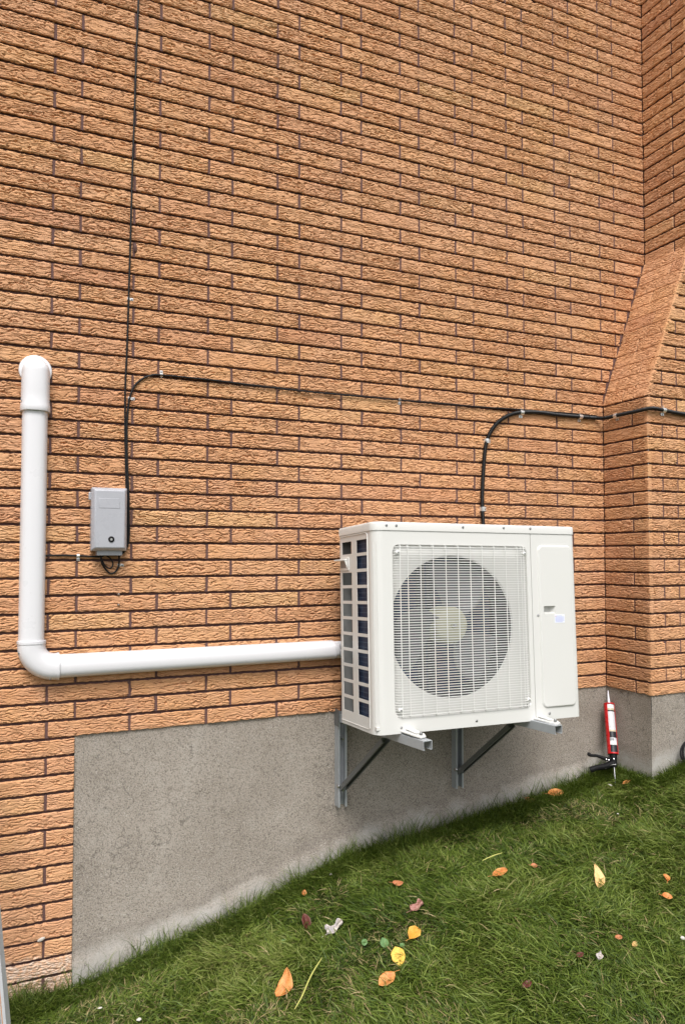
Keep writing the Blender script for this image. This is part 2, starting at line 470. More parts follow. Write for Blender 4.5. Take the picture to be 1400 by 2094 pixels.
ZS0, ZS1, XS0, XS1, YF = 1.49, 2.31, 2.137, 2.453, -0.305
def xs(z): return XS0 + (XS1 - XS0) * min(1, max(0, (z - ZS0) / (ZS1 - ZS0)))
house = empty('brick_house', (.8, 0, -1.0))
tag(house, 'rough orange brick house wall over a grey concrete foundation, with a shouldered chimney', 'house')
X_L, X_R, Z_T = -1.75, 3.9, 4.7
JW = .0095
perps = []     # mortar perpends: (frame id, u, v0, v1)
def rowlist(r, u_from, ends, offs, zr):
    """cut a course into bricks, ends(z)->right end"""
    out = []
    v0 = (r - 1) * HC; v1 = v0 + BH
    k = math.floor((u_from - offs) / LB)
    while True:
        a = offs + k * LB; b = a + LB; k += 1
        eL0 = eL1 = max(a + JW / 2, u_from)
        r0, r1 = ends(v0), ends(v1)
        if eL0 > min(r0, r1) - .012: break
        g_ = -.003 if (r > 0 and not ZS0 < v1 < ZS1) else (random.uniform(-.003, .005) if r > 0 else .002)
        b0, b1 = min(b - JW / 2, r0 - g_), min(b - JW / 2, r1 - g_)
        j = lambda: random.uniform(-.0016, .0016)
        if b - r0 > -.03: b0, b1 = r0 - g_, (r0 - g_ + .3 * (r1 - r0)) if (r > 0 and ZS0 < v1 < ZS1) else r1 - g_
        out.append((eL0 + j(), eL1 + j(), b0, b1, v0, v1))
        if a > u_from: perps.append(('main', a, v0, v1))
        if b - r0 > -.03: break
    return out
main_hi, main_lo = [], []
for r in range(-18, int(Z_T / HC)):
    z = (r - 1) * HC
    offs = 0 if r % 2 else LB / 3
    end = (lambda zz: -.507) if r <= 0 else xs
    for b in rowlist(r, X_L, end, offs, None):
        # inside the camera's view: fine relief, elsewhere coarse
        um = (b[0] + b[2]) / 2
        (main_hi if (-1.15 < um and -1.08 < z < 3.15 + (um + .9) * .36) else main_lo).append(b)
side_hi, side_lo, slope, front_hi, front_lo = [], [], [], [], []
for r in range(1, int(Z_T / HC)):
    v0 = (r - 1) * HC; v1 = v0 + BH
    lower = v1 < ZS0 + .02; upper = v0 > ZS1 - .03
    d = -YF
    if lower or upper:
        if r % 2:
            bb = [(.001, .001, .198, .198, v0, v1), (.2075, .2075, d, d, v0, v1, 2)]
            perps.append(('side_lo' if lower else 'side_up', .2028, v0, v1))
        else: bb = [(.005, .005, d, d, v0, v1, 2)]
        (side_lo if lower else side_hi).extend(bb)
    js = [.305, .61, .915, 1.22, 1.525, 1.83] if r % 2 else [.1017, .2033, .508, .813, 1.118, 1.423, 1.73]
    x0a, x0b = xs(v0), xs(v1)
    edges = [XS0 + q for q in js]
    L0, L1 = x0a, x0b
    for e in edges:
        if e - max(x0a, x0b) < .04: continue
        R = min(e - JW / 2, X_R)
        (front_hi if e < 3.1 and v0 < 3.9 else front_lo).append((L0, L1, R, R, v0, v1, 1 if L0 == x0a else 0))
        perps.append(('front', e, v0, v1))
        L0 = L1 = e + JW / 2
        if e > X_R: break
sl = math.hypot(XS1 - XS0, ZS1 - ZS0); NS = 12; hs_ = sl / NS
su = Vector((XS1 - XS0, 0, ZS1 - ZS0)).normalized()
for i in range(NS):
    v0, v1 = i * hs_, (i + 1) * hs_ - .0026
    q_ = random.uniform(.185, .21) if i % 4 else .13
    if i % 2 == 0: slope += [(-.004, -.004, q_, q_, v0, v1), (q_ + .006, q_ + .006, -YF - .003, -YF - .003, v0, v1, 2)]
    else: slope += [(-.004, -.004, -YF - .003, -YF - .003, v0, v1, 2)]
FM = ((0, 0, 0), (1, 0, 0), (0, 0, 1), (0, -1, 0))
FSL = ((XS0, 0, 0), (0, -1, 0), (0, 0, 1), (-1, 0, 0))
FSU = ((XS1, 0, 0), (0, -1, 0), (0, 0, 1), (-1, 0, 0))
FFR = ((0, YF, 0), (1, 0, 0), (0, 0, 1), (0, -1, 0))
FSP = ((XS0, 0, ZS0), (0, -1, 0), tuple(su), (-su.z, 0, su.x))
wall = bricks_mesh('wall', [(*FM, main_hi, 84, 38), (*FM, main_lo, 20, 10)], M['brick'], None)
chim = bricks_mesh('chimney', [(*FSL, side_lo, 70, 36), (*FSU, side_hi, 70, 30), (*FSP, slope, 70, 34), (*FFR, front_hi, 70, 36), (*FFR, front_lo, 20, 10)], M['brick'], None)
adopt(house, [wall, chim])
wall['label'] = 'flat main wall of long rough-faced orange bricks'
chim['label'] = 'brick chimney with a sloped shoulder at right'
# mortar
def mort(frames, name, parent):
    b = MB()
    for O, U, V_, N, poly in frames:
        O, U, V_, N = map(Vector, (O, U, V_, N))
        b.add([O + U * u + V_ * v + N * (-.0130) for u, v in poly], [tuple(range(len(poly)))])
    sel = {'main': FM, 'side_lo': FSL, 'side_up': FSU, 'front': FFR}
    mine = ('main',) if name == 'wall_mortar' else ('side_lo', 'side_up', 'front')
    for fid, u, v0, v1 in perps:
        if fid not in mine: continue
        O, U, V_, N = map(Vector, sel[fid]); w = JW / 2 + .004
        dd = -.0045 if fid != 'side_up' else -.006
        pts = [(u - w, v0 - .001), (u + w, v0 - .001), (u + w, v1 + .001), (u - w, v1 + .001)]
        f = [O + U * a + V_ * c + N * dd for a, c in pts]; bk = [O + U * a + V_ * c + N * (-.0128) for a, c in pts]
        b.add(f + bk, [(0, 1, 2, 3), (0, 4, 5, 1), (1, 5, 6, 2), (2, 6, 7, 3), (3, 7, 4, 0)])
    if name == 'wall_mortar':
        O, U, V_, N = map(Vector, FM)
        b.add([O + U * u + V_ * v + N * (-.0055) for u, v in ((XS0 - .022, ZS0 - .02), (XS0 + .008, ZS0 - .02), (XS1 + .008, ZS1), (XS1 - .022, ZS1))], [(0, 1, 2, 3)])
        b.add([O + U * u + V_ * v + N * (-.0060) for u, v in ((XS0 - .012, 0), (XS0 + .008, 0), (XS0 + .008, ZS0), (XS0 - .012, ZS0))], [(0, 1, 2, 3)])
        b.add([O + U * u + V_ * v + N * (-.0060) for u, v in ((XS1 - .012, ZS1), (XS1 + .008, ZS1), (XS1 + .008, Z_T), (XS1 - .012, Z_T))], [(0, 1, 2, 3)])
    o = link_mesh('mortar', b.v, b.f, M['mortar'], None)
    o.parent = parent
    return o
mort([(*FM, [(X_L, 0), (XS1 + .02, 0), (XS1 + .02, Z_T), (X_L, Z_T)]), (*FM, [(X_L, -1.22), (-.512, -1.22), (-.512, -.0005), (X_L, -.0005)])], 'wall_mortar', wall)
mort([(*FSL, [(-.02, 0), (-YF - .0130, 0), (-YF - .0130, ZS0 + .01), (-.02, ZS0 + .01)]),
      (*FSU, [(-.02, ZS1 - .03), (-YF - .0130, ZS1 - .03), (-YF - .0130, Z_T), (-.02, Z_T)]),
      (FSP[0], FSP[1], FSP[2], FSP[3], [(-.02, 0), (-YF - .0130, 0), (-YF - .0130, sl), (-.02, sl)]),
      (*FFR, [(XS0 + .016, 0), (X_R, 0), (X_R, Z_T), (XS1 + .016, Z_T), (XS1 + .016, ZS1), (XS0 + .016, ZS0)])], 'chimney_mortar', chim)
# closing faces at the back so that nothing shows through
# ground profile along the wall
PX = np.array([-60, -1.75, -.755, -.5, -.23, -.04, .3, .61, .98, 1.39, 1.69, 2.0, 2.10, 2.20, 2.36, 3.2, 5.0, 60])
PZ = np.array([-1.20, -1.09, -.955, -.945, -.885, -.845, -.752, -.655, -.598, -.568, -.52, -.475, -.445, -.368, -.335, -.25, -.12, .3])
def gzw(x): return np.interp(x, PX, PZ)
PZ2 = np.interp(np.linspace(-3, 6, 76), PX, PZ); k5 = np.ones(5) / 5
PZ2 = np.convolve(np.pad(PZ2, 2, mode='edge'), k5, 'valid')
def gz(x, y):
    x = np.asarray(x, float); y = np.asarray(y, float)
    a = gzw(x); b = np.where((x > -3) & (x < 6), np.interp(x, np.linspace(-3, 6, 76), PZ2), a)
    w = np.clip(-y / .35, 0, 1)
    z = a * (1 - w) + b * w
    z = z + .012 * (vnoise(x / .32 + 50, y / .32 + 50, 71) - .5) * np.clip(-y / .2 + .3, 0, 1) + .01 * (vnoise(x / .9 + 50, y / .9 + 50, 72) - .5)
    return z
# foundation
def concrete_sheets():
    Vs, Fs, G = [], [], []; base = 0
    def sheet(fn, u0, u1, v0, v1, du=.02):
        nonlocal base
        nu = max(2, int((u1 - u0) / du)); nv = max(2, int((v1 - v0) / du))
        U_, V_ = np.meshgrid(np.linspace(u0, u1, nu), np.linspace(v0, v1, nv))
        d = .004 * (vnoise(U_ / .3 + 20, V_ / .3 + 20, 5) - .5) + .002 * (vnoise(U_ / .06 + 20, V_ / .06 + 20, 6) - .5)
        P = fn(U_, V_, d); Vs.append(P.reshape(-1, 3)); 
        G.append((P[..., 2] - gzw(P[..., 0])).ravel())
        I = np.arange(nu * nv).reshape(nv, nu) + base
        Fs.append(np.stack([I[:-1, :-1], I[:-1, 1:], I[1:, 1:], I[1:, :-1]], -1).reshape(-1, 4)); base += nu * nv
    def parge(x, z):
        g = z - gzw(x) + .05 * (vnoise(x / .12 + 9, z / .12 + 9, 44) - .5)
        return .010 * sstep(.13, .06, g) if False else .010 * (1 - sstep(.06, .11, g))
    sheet(lambda u, v, d: np.stack([u, .008 + d - parge(u, v), v], -1), -.509, XS0 + .004, -1.25, .003)
    sheet(lambda u, v, d: np.stack([XS0 + .006 + d, .01 - u, v], -1), 0, .305, -1.25, .003)
    sheet(lambda u, v, d: np.stack([u, YF + .008 + d, v], -1), XS0 + .006, X_R, -1.25, .003)
    return fast_mesh('foundation', np.concatenate(Vs), np.concatenate(Fs), M['concrete'], None, True, {'grade': np.concatenate(G)})
fo = concrete_sheets(); adopt(house, [fo])
fo['label'] = 'rough grey concrete foundation below the brick'
# weathered mortar dab on the wall and two plugged screws
b = MB(); b.lathe([(.0, .006), (.006, .005), (.010, .002), (.011, -.004)], (-.305, -.003, 1.93), (0, -1, 0), 9)
b.v = [(-.300 + (x + .305) * .6, y, 1.93 + (z - 1.93) * 1.8) for x, y, z in b.v]
dab = b.build('mortar_dab', M['mortar'], None, True); adopt(house, [dab])
for z in (.538, .496):
    b = MB(); b.lathe([(0, .0045), (.003, .004), (.0045, .002), (.005, 0), (.005, -.012)], (-.352, -.003, z), (0, -1, 0), 10)
    adopt(house, [b.build('wall_plug', M['screw'], None, True)])

# ------------------------------------------------------------------ ground
def grid_ground():
    xa = np.concatenate([[-60, -30, -12, -6, -3.5], np.arange(-2.4, 4.2, .045), [5, 7, 12, 30, 60]])
    ya = np.concatenate([[-80, -40, -18, -9, -6, -4.5], np.arange(-3.4, .02, .045), [.02]])
    X, Y = np.meshgrid(xa, ya)
    Z = gz(X, Y)
    n0, n1 = len(ya), len(xa)
    I = np.arange(n0 * n1).reshape(n0, n1)
    F = np.stack([I[:-1, :-1], I[:-1, 1:], I[1:, 1:], I[1:, :-1]], -1).reshape(-1, 4)
    return fast_mesh('ground', np.stack([X, Y, Z], -1).reshape(-1, 3), F, M['soil'])
tag(grid_ground(), kind='structure')

# ------------------------------------------------------------------ grass
Rm = np.array([RX, RY, RZ]); Cc = np.array(CAM)
def in_view(P, mg):
    d = (P - Cc) @ Rm.T
    x = 700 + 1521.24 * d[:, 0] / d[:, 2]; y = 1083.8 + 1521.24 * d[:, 1] / d[:, 2]
    return (d[:, 2] > .2) & (x > -mg) & (x < 1400 + mg) & (y < 2094 + mg)
def grass():
    B = []
    def scatter(n, x0, x1, y0, y1, mode, cull=True, mg=160):
        x = rng.uniform(x0, x1, n); y = rng.uniform(y0, y1, n)
        z = gz(x, y)
        P = np.stack([x, y, z], -1)
        k = in_view(P, mg) if cull else np.ones(n, bool)
        k &= ~((x > XS0 - .004) & (y > YF - .004))
        P = P[k]; B.append((P, np.full(len(P), mode)))
    scatter(1000000, -1.2, 3.0, -2.6, -.01, 0)
    scatter(60000, -1.3, 3.4, -3.2, 0, 0, False)
    scatter(27000, -1.2, 2.14, -.12, -.008, 1)
    scatter(5000, 2.13, 3.0, YF - .10, YF - .008, 1)
    scatter(3500, XS0 - .10, XS0 - .01, YF, 0, 1)
    scatter(2600, -1.2, 2.14, -.06, -.008, 2)
    P = np.concatenate([b[0] for b in B]); mode = np.concatenate([b[1] for b in B])
    n = len(P); print('blades', n)
    x, y = P[:, 0], P[:, 1]
    patch = vnoise(x / .22 + 80, y / .22 + 80, 91); patch2 = vnoise(x / .07 + 80, y / .07 + 80, 92); p3 = vnoise(x / .5 + 80, y / .5 + 80, 93)
    # thin out in worn patches
    keep = (mode > 0) | (rng.random(n) < .42 + .85 * patch)
    P, mode, patch, patch2, p3 = P[keep], mode[keep], patch[keep], patch2[keep], p3[keep]; n = len(P); x, y = P[:, 0], P[:, 1]
    top = rng.random(n) < .30                      # longer, broader blades lying over the sward
    L = rng.uniform(.018, .040, n) * (.8 + .5 * patch)
    L = np.where(top, rng.uniform(.040, .085, n) * (.7 + .6 * patch), L)
    L = np.where(mode == 1, rng.uniform(.035, .085, n) * (.6 + .9 * patch), L); L = np.where(mode == 2, rng.uniform(.06, .15, n), L)
    az = rng.uniform(0, 2 * PI, n)
    flow = 2 * PI * vnoise(x / .18 + 30, y / .18 + 30, 95) * 1.6
    az = np.where(rng.random(n) < .55, flow + rng.normal(0, .6, n), az)
    # long edge grass leans away from the wall and downhill
    az = np.where(mode == 1, -PI / 2 - .5 + rng.normal(0, 1.0, n), az)
    lean = rng.uniform(.5, 1.2, n); lean = np.where(top, rng.uniform(.7, 1.25, n), lean); lean = np.where(mode == 1, rng.uniform(.25, 1.1, n), lean); lean = np.where(mode == 2, rng.uniform(.1, .8, n), lean)
    bend = rng.uniform(.2, .9, n)
    W = rng.uniform(.0008, .0017, n); W = np.where(top, rng.uniform(.0011, .0027, n), W); W = np.where(mode > 0, rng.uniform(.0009, .0018, n), W)
    dirx, diry = np.cos(az), np.sin(az)
    side = np.stack([-diry, dirx, np.zeros(n)], -1)
    tw = rng.uniform(-.8, .8, n); side = side * np.cos(tw)[:, None]; side[:, 2] = np.sin(tw)
    rows = []; pos = P.copy(); ang = lean.copy()
    pos[:, 2] -= .003
    ts = [1.0, .85, .5]
    for i in range(3):
        rows.append(pos - side * (W * ts[i])[:, None]); rows.append(pos + side * (W * ts[i])[:, None])
        st = L / 3
        step = np.stack([dirx * np.sin(ang) * st, diry * np.sin(ang) * st, np.cos(ang) * st], -1)
        pos = pos + step; ang = np.minimum(ang + bend * .55, 1.75)
    rows.append(pos)
    V = np.stack(rows, 1)           # n,7,3
    yb = np.minimum(-.004, y * 0 - .004)
    V[:, :, 1] = np.where((x < XS0)[:, None], np.minimum(V[:, :, 1], -.003), V[:, :, 1])
    V[:, :, 1] = np.where((x > XS0 - .004)[:, None], np.minimum(V[:, :, 1], YF - .002), V[:, :, 1])
    tone = np.clip(.14 + .44 * rng.random(n) ** 1.2 + .24 * top + .34 * (patch - .5) + .25 * (p3 - .5) + .15 * (patch2 - .5), 0, .86)
    dry = rng.random(n) < (.030 + .9 * np.clip(.34 - patch, 0, 1) + .18 * np.clip(.35 - patch2, 0, 1))
    tone = np.where(dry & (mode == 0), rng.uniform(.86, 1, n), tone)
    tone = np.where(mode > 0, np.clip(rng.uniform(.15, .8, n), 0, 1), tone)
    tri = np.array([[0, 1, 3], [0, 3, 2], [2, 3, 5], [2, 5, 4], [4, 5, 6]])
    F = (tri[None] + (np.arange(n) * 7)[:, None, None]).reshape(-1, 3)
    return fast_mesh('grass', V.reshape(-1, 3), F, M['grass'], None, True, {'tone': np.repeat(tone, 7)})
tag(grass(), 'short green lawn grass sloping up to the right along the foundation', 'grass', kind='stuff')

# ------------------------------------------------------------------ heat pump
R3 = Matrix(((0.9997865, 0.01869251, 0.00880563), (-0.0190959, 0.99865501, 0.04820285), (-0.00789276, -0.04836071, 0.99879875)))
ac = empty('heat_pump_unit')
mw = R3.to_4x4(); mw.translation = Vector((.5274, -.5061, .0073)); ac.matrix_world = mw
tag(ac, 'ivory outdoor heat pump with a round fan behind a wire grille, hung on wall brackets', 'heat pump')
AW, AD, AH = .9698, .333, .8163
TOPZ = .786
# outer shell seen from above: start at rear-left, round the front-left bend, front, front-right bend, rear-right
def arc(cx, cy, r, a0, a1, n): return [(cx + r * math.cos(a0 + (a1 - a0) * i / n), cy + r * math.sin(a0 + (a1 - a0) * i / n)) for i in range(n + 1)]
RL, RR = .040, .018
def wall_strip(pts, z0, z1, th=.0015):
    b = MB()
    for i in range(len(pts) - 1):
        (xa, ya), (xb, yb) = pts[i], pts[i + 1]
        b.add([(xa, ya, z0), (xb, yb, z0), (xb, yb, z1), (xa, ya, z1)], [(0, 1, 2, 3)])
    return b
cas = MB()
lc = arc(RL, RL, RL, PI, 1.5 * PI, 10)
rc = arc(AW - RR, RR, RR, 1.5 * PI, 2 * PI, 8)
cas_l = wall_strip([(0, .050)] + lc, 0, TOPZ); 
cas_r = wall_strip(rc + [(AW, AD)], 0, TOPZ)
GX0, GX1, GZ0, GZ1, GR = .080, .7165, .0575, .7275, .026
CX_, CZ_, CR = .358, .400, .283
NA = 160
def rrect_pt(th, x0, x1, z0, z1, r):
    cx, cz = CX_, CZ_; dx, dz = math.cos(th), math.sin(th)
    lo, hi = 0, 2
    def inside(x, z):
        if x < x0 or x > x1 or z < z0 or z > z1: return False
        qx = min(max(x, x0 + r), x1 - r); qz = min(max(z, z0 + r), z1 - r)
        return (x - qx) ** 2 + (z - qz) ** 2 <= r * r + 1e-12 or (x0 + r <= x <= x1 - r) or (z0 + r <= z <= z1 - r)
    for _ in range(40):
        mid = (lo + hi) / 2
        if inside(cx + dx * mid, cz + dz * mid): lo = mid
        else: hi = mid
    return (cx + dx * lo, cz + dz * lo)
ths = sorted([2 * PI * i / NA for i in range(NA)] + [math.atan2(z - CZ_, x - CX_) % (2 * PI) for x in (RL, .7335) for z in (0, TOPZ)])
def ring(fn, y): return [(p[0], y, p[1]) for p in map(fn, ths)]
outer = ring(lambda t: rrect_pt(t, RL, .7335, 0, TOPZ, 1e-5), 0)
g1 = ring(lambda t: rrect_pt(t, GX0, GX1, GZ0, GZ1, GR), 0)
g1b = ring(lambda t: rrect_pt(t, GX0 + .0025, GX1 - .0025, GZ0 + .0025, GZ1 - .0025, GR), .003)
g2 = ring(lambda t: rrect_pt(t, GX0 + .004, GX1 - .004, GZ0 + .004, GZ1 - .004, GR), .013)
cc = lambda rr: (lambda t: (CX_ + rr * math.cos(t), CZ_ + rr * math.sin(t)))
o3 = ring(cc(CR + .012), .013); o4 = ring(cc(CR + .004), .016); o5 = ring(cc(CR), .024)
# wall of the shell, panels
fr = MB(); fr.loft([outer, g1, g1b, g2, o3, o4, o5])
for (xa, xb) in ((.7335, .7365),):      # seam between fan panel and service door
    fr.add([(xa, 0, 0), (xa, .004, 0), (xa, .004, TOPZ), (xa, 0, TOPZ)], [(0, 1, 2, 3)])
    fr.add([(xa, .004, 0), (xb, .004, 0), (xb, .004, TOPZ), (xa, .004, TOPZ)], [(0, 1, 2, 3)])
fr.add(cas_l.v, cas_l.f)
# pressed vertical flute on the rounded corner
front = fr.build('front_panel', M['casing'], ac, True, angle=28)
orf = MB(); orf.loft([ring(cc(CR), .024), ring(cc(CR - .004), .05), ring(cc(CR - .004), .13), ring(cc(CR + .004), .15)])
orf.build('fan_shroud', M['shroud'], ac, True)
# raised door panel at right, service door
def pillow(x0, x1, z0, z1, r, h, wdt, n=8):
    def rr(i, y):
        a0, a1, b0, b1 = x0 + i, x1 - i, z0 + i, z1 - i; q = max(r - i, .002); P_ = []
        for cx, cz, s in ((a1 - q, b1 - q, 0), (a0 + q, b1 - q, 1), (a0 + q, b0 + q, 2), (a1 - q, b0 + q, 3)):
            P_ += [(cx + q * math.cos(s * PI / 2 + PI / 2 * k / n), y, cz + q * math.sin(s * PI / 2 + PI / 2 * k / n)) for k in range(n + 1)]
        return P_
    return rr
prr = pillow(.768, .9485, .048, .7335, .026, .006, .012)
DX1 = AW - RR
NB = 36
def lerp_ring(a, b): return a
dp = MB()
r0 = prr(0, 0.0)
n0 = len(r0)
# door skin around the raised panel: outer ring snapped to the door rectangle
def snap(p):
    x, _, z = p
    cx, cz = (.768 + .9485) / 2, (.048 + .7335) / 2
    tx = ((DX1 if x > cx else .7365) - cx) / (x - cx) if abs(x - cx) > 1e-6 else 1e9
    tz = ((TOPZ if z > cz else 0) - cz) / (z - cz) if abs(z - cz) > 1e-6 else 1e9
    k = min(tx, tz); return (cx + (x - cx) * k, 0, cz + (z - cz) * k)
orr = [snap(p) for p in r0]
for tgt in ((DX1, TOPZ), (.7365, TOPZ), (.7365, 0), (DX1, 0)):
    i = min(range(n0), key=lambda q: (orr[q][0] - tgt[0]) ** 2 + (orr[q][2] - tgt[1]) ** 2); orr[i] = (tgt[0], 0, tgt[1])
dp.loft([orr, r0, prr(.002, -.0025), prr(.006, -.0065), prr(.009, -.0070)])
# inner face with handle pocket: ring to pocket rectangle
hx0, hx1, hz0, hz1 = .789, .850, .442, .474
ir = prr(.009, -.0070)
def pk(p, x0, x1, z0, z1, y):
    x, _, z = p; return (min(max(x, x0), x1), y, min(max(z, z0), z1))
# split: map ring to pocket perimeter by angle
def rect_ray(p, y, gx=0):
    cx, cz = (hx0 + hx1) / 2, (hz0 + hz1) / 2; dx, dz = p[0] - cx, p[2] - cz
    k = min(((hx1 - hx0) / 2 - gx) / abs(dx) if abs(dx) > 1e-9 else 1e9, ((hz1 - hz0) / 2 - gx) / abs(dz) if abs(dz) > 1e-9 else 1e9)
    return [cx + dx * k, y, cz + dz * k]
hp = [rect_ray(p, -.0070) for p in ir]
for tx in (hx0, hx1):
    for tz in (hz0, hz1):
        i = min(range(n0), key=lambda q: (hp[q][0] - tx) ** 2 + (hp[q][2] - tz) ** 2); hp[i] = [tx, -.007, tz]
hp = [tuple(q) for q in hp]
deep = [(min(max(x, hx0 + .002), hx1 - .016), .020, min(max(z, hz0 + .009), hz1 - .002)) for x, y, z in hp]
dp.loft([ir, hp, deep])
dp.add(deep, [tuple(range(len(deep)))])
dp.add([(.7365, 0, 0), (.7365, .004, 0), (.7365, .004, TOPZ), (.7365, 0, TOPZ)], [(0, 1, 2, 3)])
dp.add(cas_r.v, cas_r.f)
door = dp.build('service_door', M['casing'], ac, True, angle=28)
# sticker on the door
st = MB().box(.8435, .8955, -.0078, -.0069, .402, .437)
stk = st.build('warning_sticker', M['sticker'], door)
ib = MB()
for i, (xa, xb) in enumerate([(.853, .883), (.8465, .892), (.8465, .893), (.8465, .890), (.8465, .893), (.849, .884)]):
    ib.box(xa, xb, -.0083, -.0077, .4305 - i * .0048, .4320 - i * .0048)
ib.build('printed_text', M['ink'], stk)
tb = MB(); tb.add([(.8458, -.0084, .4290), (.8512, -.0084, .4290), (.8485, -.0084, .4345)], [(0, 1, 2)])
tb.build('warning_triangle', M['ink_red'], stk)
# back posts, base pan, rear plate
for xa, xb in ((.0025, .051), (AW - .09, AW - .001)): MB().box(xa, xb, AD - .002, AD, 0, TOPZ).build('rear_post', M['grey_in'], ac)
MB().box(.004, AW - .004, .006, AD - .004, .018, .030).build('base_pan', M['casing'], ac)
# left side lattice
ys_f, ys_b = (.064, .163), (.212, .311)
n_r = 11; zb, zt = .058, .752; pit = (zt - zb + .0125) / n_r; op = pit - .0125
sp_ = MB()
def plate(b, y0, y1, z0, z1, x0=0, x1=.002): b.box(x0, x1, y0, y1, z0, z1)
plate(sp_, .050, ys_f[0], 0, TOPZ); plate(sp_, ys_f[1], ys_b[0], 0, TOPZ); plate(sp_, ys_b[1], AD, 0, TOPZ)
for (a_, b_) in (ys_f, ys_b):
    plate(sp_, a_, b_, 0, zb); plate(sp_, a_, b_, zt, TOPZ)
    for i in range(n_r - 1): plate(sp_, a_, b_, zb + i * pit + op, zb + (i + 1) * pit)
plate(sp_, *ys_b, zb + (n_r - 2) * pit, zb + (n_r - 2) * pit + op)
side = sp_.build('side_panel', M['casing'], ac)
# pressed outline round the lattice
ob = MB(); pr = [( -.0006, .056, .020), (-.0006, .056, .765), (-.0006, .060, .772), (-.0006, .070, .776), (-.0006, .333, .776)]
ob.tube(pr, .0022, 6)
ob.tube([(-.0006, .056, .020), (-.0006, .062, .014), (-.0006, .333, .014)], .0016, 6)
ob.build('pressed_edge', M['casing'], side, True)
# grab handle in the second opening of the rear column
hz = zb + (n_r - 2) * pit + op / 2
hb = MB()
hb.box(-.004, 0.001, .236, .318, hz - .030, hz + .026)
hb.build('handle_plate', M['casing'], side, bevel=.002)
hh = MB()
L_ = [(-.004, .250), (-.022, .325)]
hh.add([(-.004, .246, hz + .020), (-.004, .325, hz + .020), (-.030, .330, hz + .018), (-.016, .250, hz + .018),
        (-.004, .246, hz + .012), (-.004, .325, hz + .012), (-.030, .330, hz + .012), (-.016, .250, hz + .012)],
       [(0, 1, 2, 3), (4, 7, 6, 5), (0, 3, 7, 4), (3, 2, 6, 7), (2, 1, 5, 6), (1, 0, 4, 5)])
hh.add([(-.004, .246, hz - .022), (-.004, .252, hz - .022), (-.016, .256, hz + .012), (-.016, .250, hz + .012), (-.004, .246, hz + .012), (-.004, .252, hz + .012)],
       [(0, 1, 2, 3), (0, 3, 4), (1, 5, 2), (0, 4, 5, 1)])
hh.build('grab_handle', M['casing'], side, bevel=.0015)
MB().box(-.0046, -.0041, .262, .318, hz - .018, hz + .010).build('handle_recess', M['grey_in'], side)
# flute on the rounded corner
fb = MB()
for (t_, w_) in ((1.18 * PI, .0016), (1.30 * PI, .0016)):
    x_, y_ = RL + RL * math.cos(t_), RL + RL * math.sin(t_)
    fb.tube([(x_, y_, .045), (x_, y_, .735)], .0016, 6)
fb.build('corner_rib', M['casing'], front, True)
# coil
cb = MB(); cb.box(.014, .040, .046, .196, .03, .78); cb.box(.085, .70, .268, .292, .03, .78)
cb.build('coil', M['coil'], ac)
# bulkhead between fan and compressor, dark back baffle
bh = MB(); bh.box(.700, .702, .02, .29, .03, .78); bh.box(.705, .96, .27, .272, .03, .78)
bh.build('bulkhead', M['dark_in'], ac)
ib2 = MB()
for x in (.325, .375): ib2.box(x, x + .022, .225, .262, .03, .78)
ib2.box(.300, .425, .20, .225, .34, .46)
ib2.build('motor_mount', M['shroud'], ac)
# fan
hubc = Vector((CX_ + .016, 0, CZ_ + .004))
fan = MB()
fan.lathe([(0, .034), (.012, .034), (.014, .041), (.050, .042), (.068, .048), (.076, .062), (.077, .15)], (hubc.x, 0, hubc.z), (0, 1, 0), 36)
fh = fan.build('fan_hub', M['hub'], ac, True, angle=50)
for k in range(3):
    b = MB(); a0 = math.radians(62 + 120 * k); rows = []
    NR, NC = 14, 16
    for i in range(NR + 1):
        rr = .065 + (.260 - .065) * i / NR
        span = 1.0 + .25 * math.sin(i / NR * PI) ; swp = .34 * (i / NR) ** 1.4
        row = []
        for j in range(NC + 1):
            c = j / NC
            an_ = a0 + swp + (c - .5) * span * (1 - .12 * (i / NR) ** 3)
            yy = .085 + .062 * (c - .5) * (1.15 - .35 * i / NR) + .018 * math.sin(c * PI)
            edge = 1 if i < NR else 1
            row.append((hubc.x + rr * math.cos(an_), yy, hubc.z + rr * math.sin(an_)))
        rows.append(row)
    b.loft(rows, closed=False)
    o = b.build('fan_blade', M['fan'], ac, True, angle=80)
    md = o.modifiers.new('solid', 'SOLIDIFY'); md.thickness = .0025
b = MB().lathe([(0, .026), (.006, .026), (.0075, .030), (.0075, .036)], (hubc.x, 0, hubc.z), (0, 1, 0), 12)
b.build('hub_nut', M['screw'], fh, True)
# grille
gr = MB()
def wire(b, pts, w, h, n=4):
    for p, q in zip(pts[:-1], pts[1:]): b.bar(p, q, w, h, (0, 0, 1))
gx0, gx1 = GX0 + .006, GX1 - .006
nz = 67; za, zc = GZ0 + .010, GZ1 - .010
for i in range(nz):
    z = za + (zc - za) * i / (nz - 1)
    pts = [(gx0, .010, z), (gx0 + .008, -.004, z), (gx0 + .026, -.009, z), (gx1 - .026, -.009, z), (gx1 - .008, -.004, z), (gx1, .010, z)]
    wire(gr, pts, .0022, .0028)
vx = [.110, .144, .201, .2585, .316, .373, .431, .488, .5455, .603, .660, .680, .693]
for x in sorted(vx):
    w = .0029
    gr.bar((x, -.0065, GZ0 + .004), (x, -.0065, GZ1 - .004), w, .0026, (0, 1, 0))
    for zz in (GZ0 + .004, GZ1 - .004): gr.bar((x, -.0065, zz), (x, .010, zz), w, .003, (0, 0, 1))
gr.build('fan_grille', M['grille'], ac)
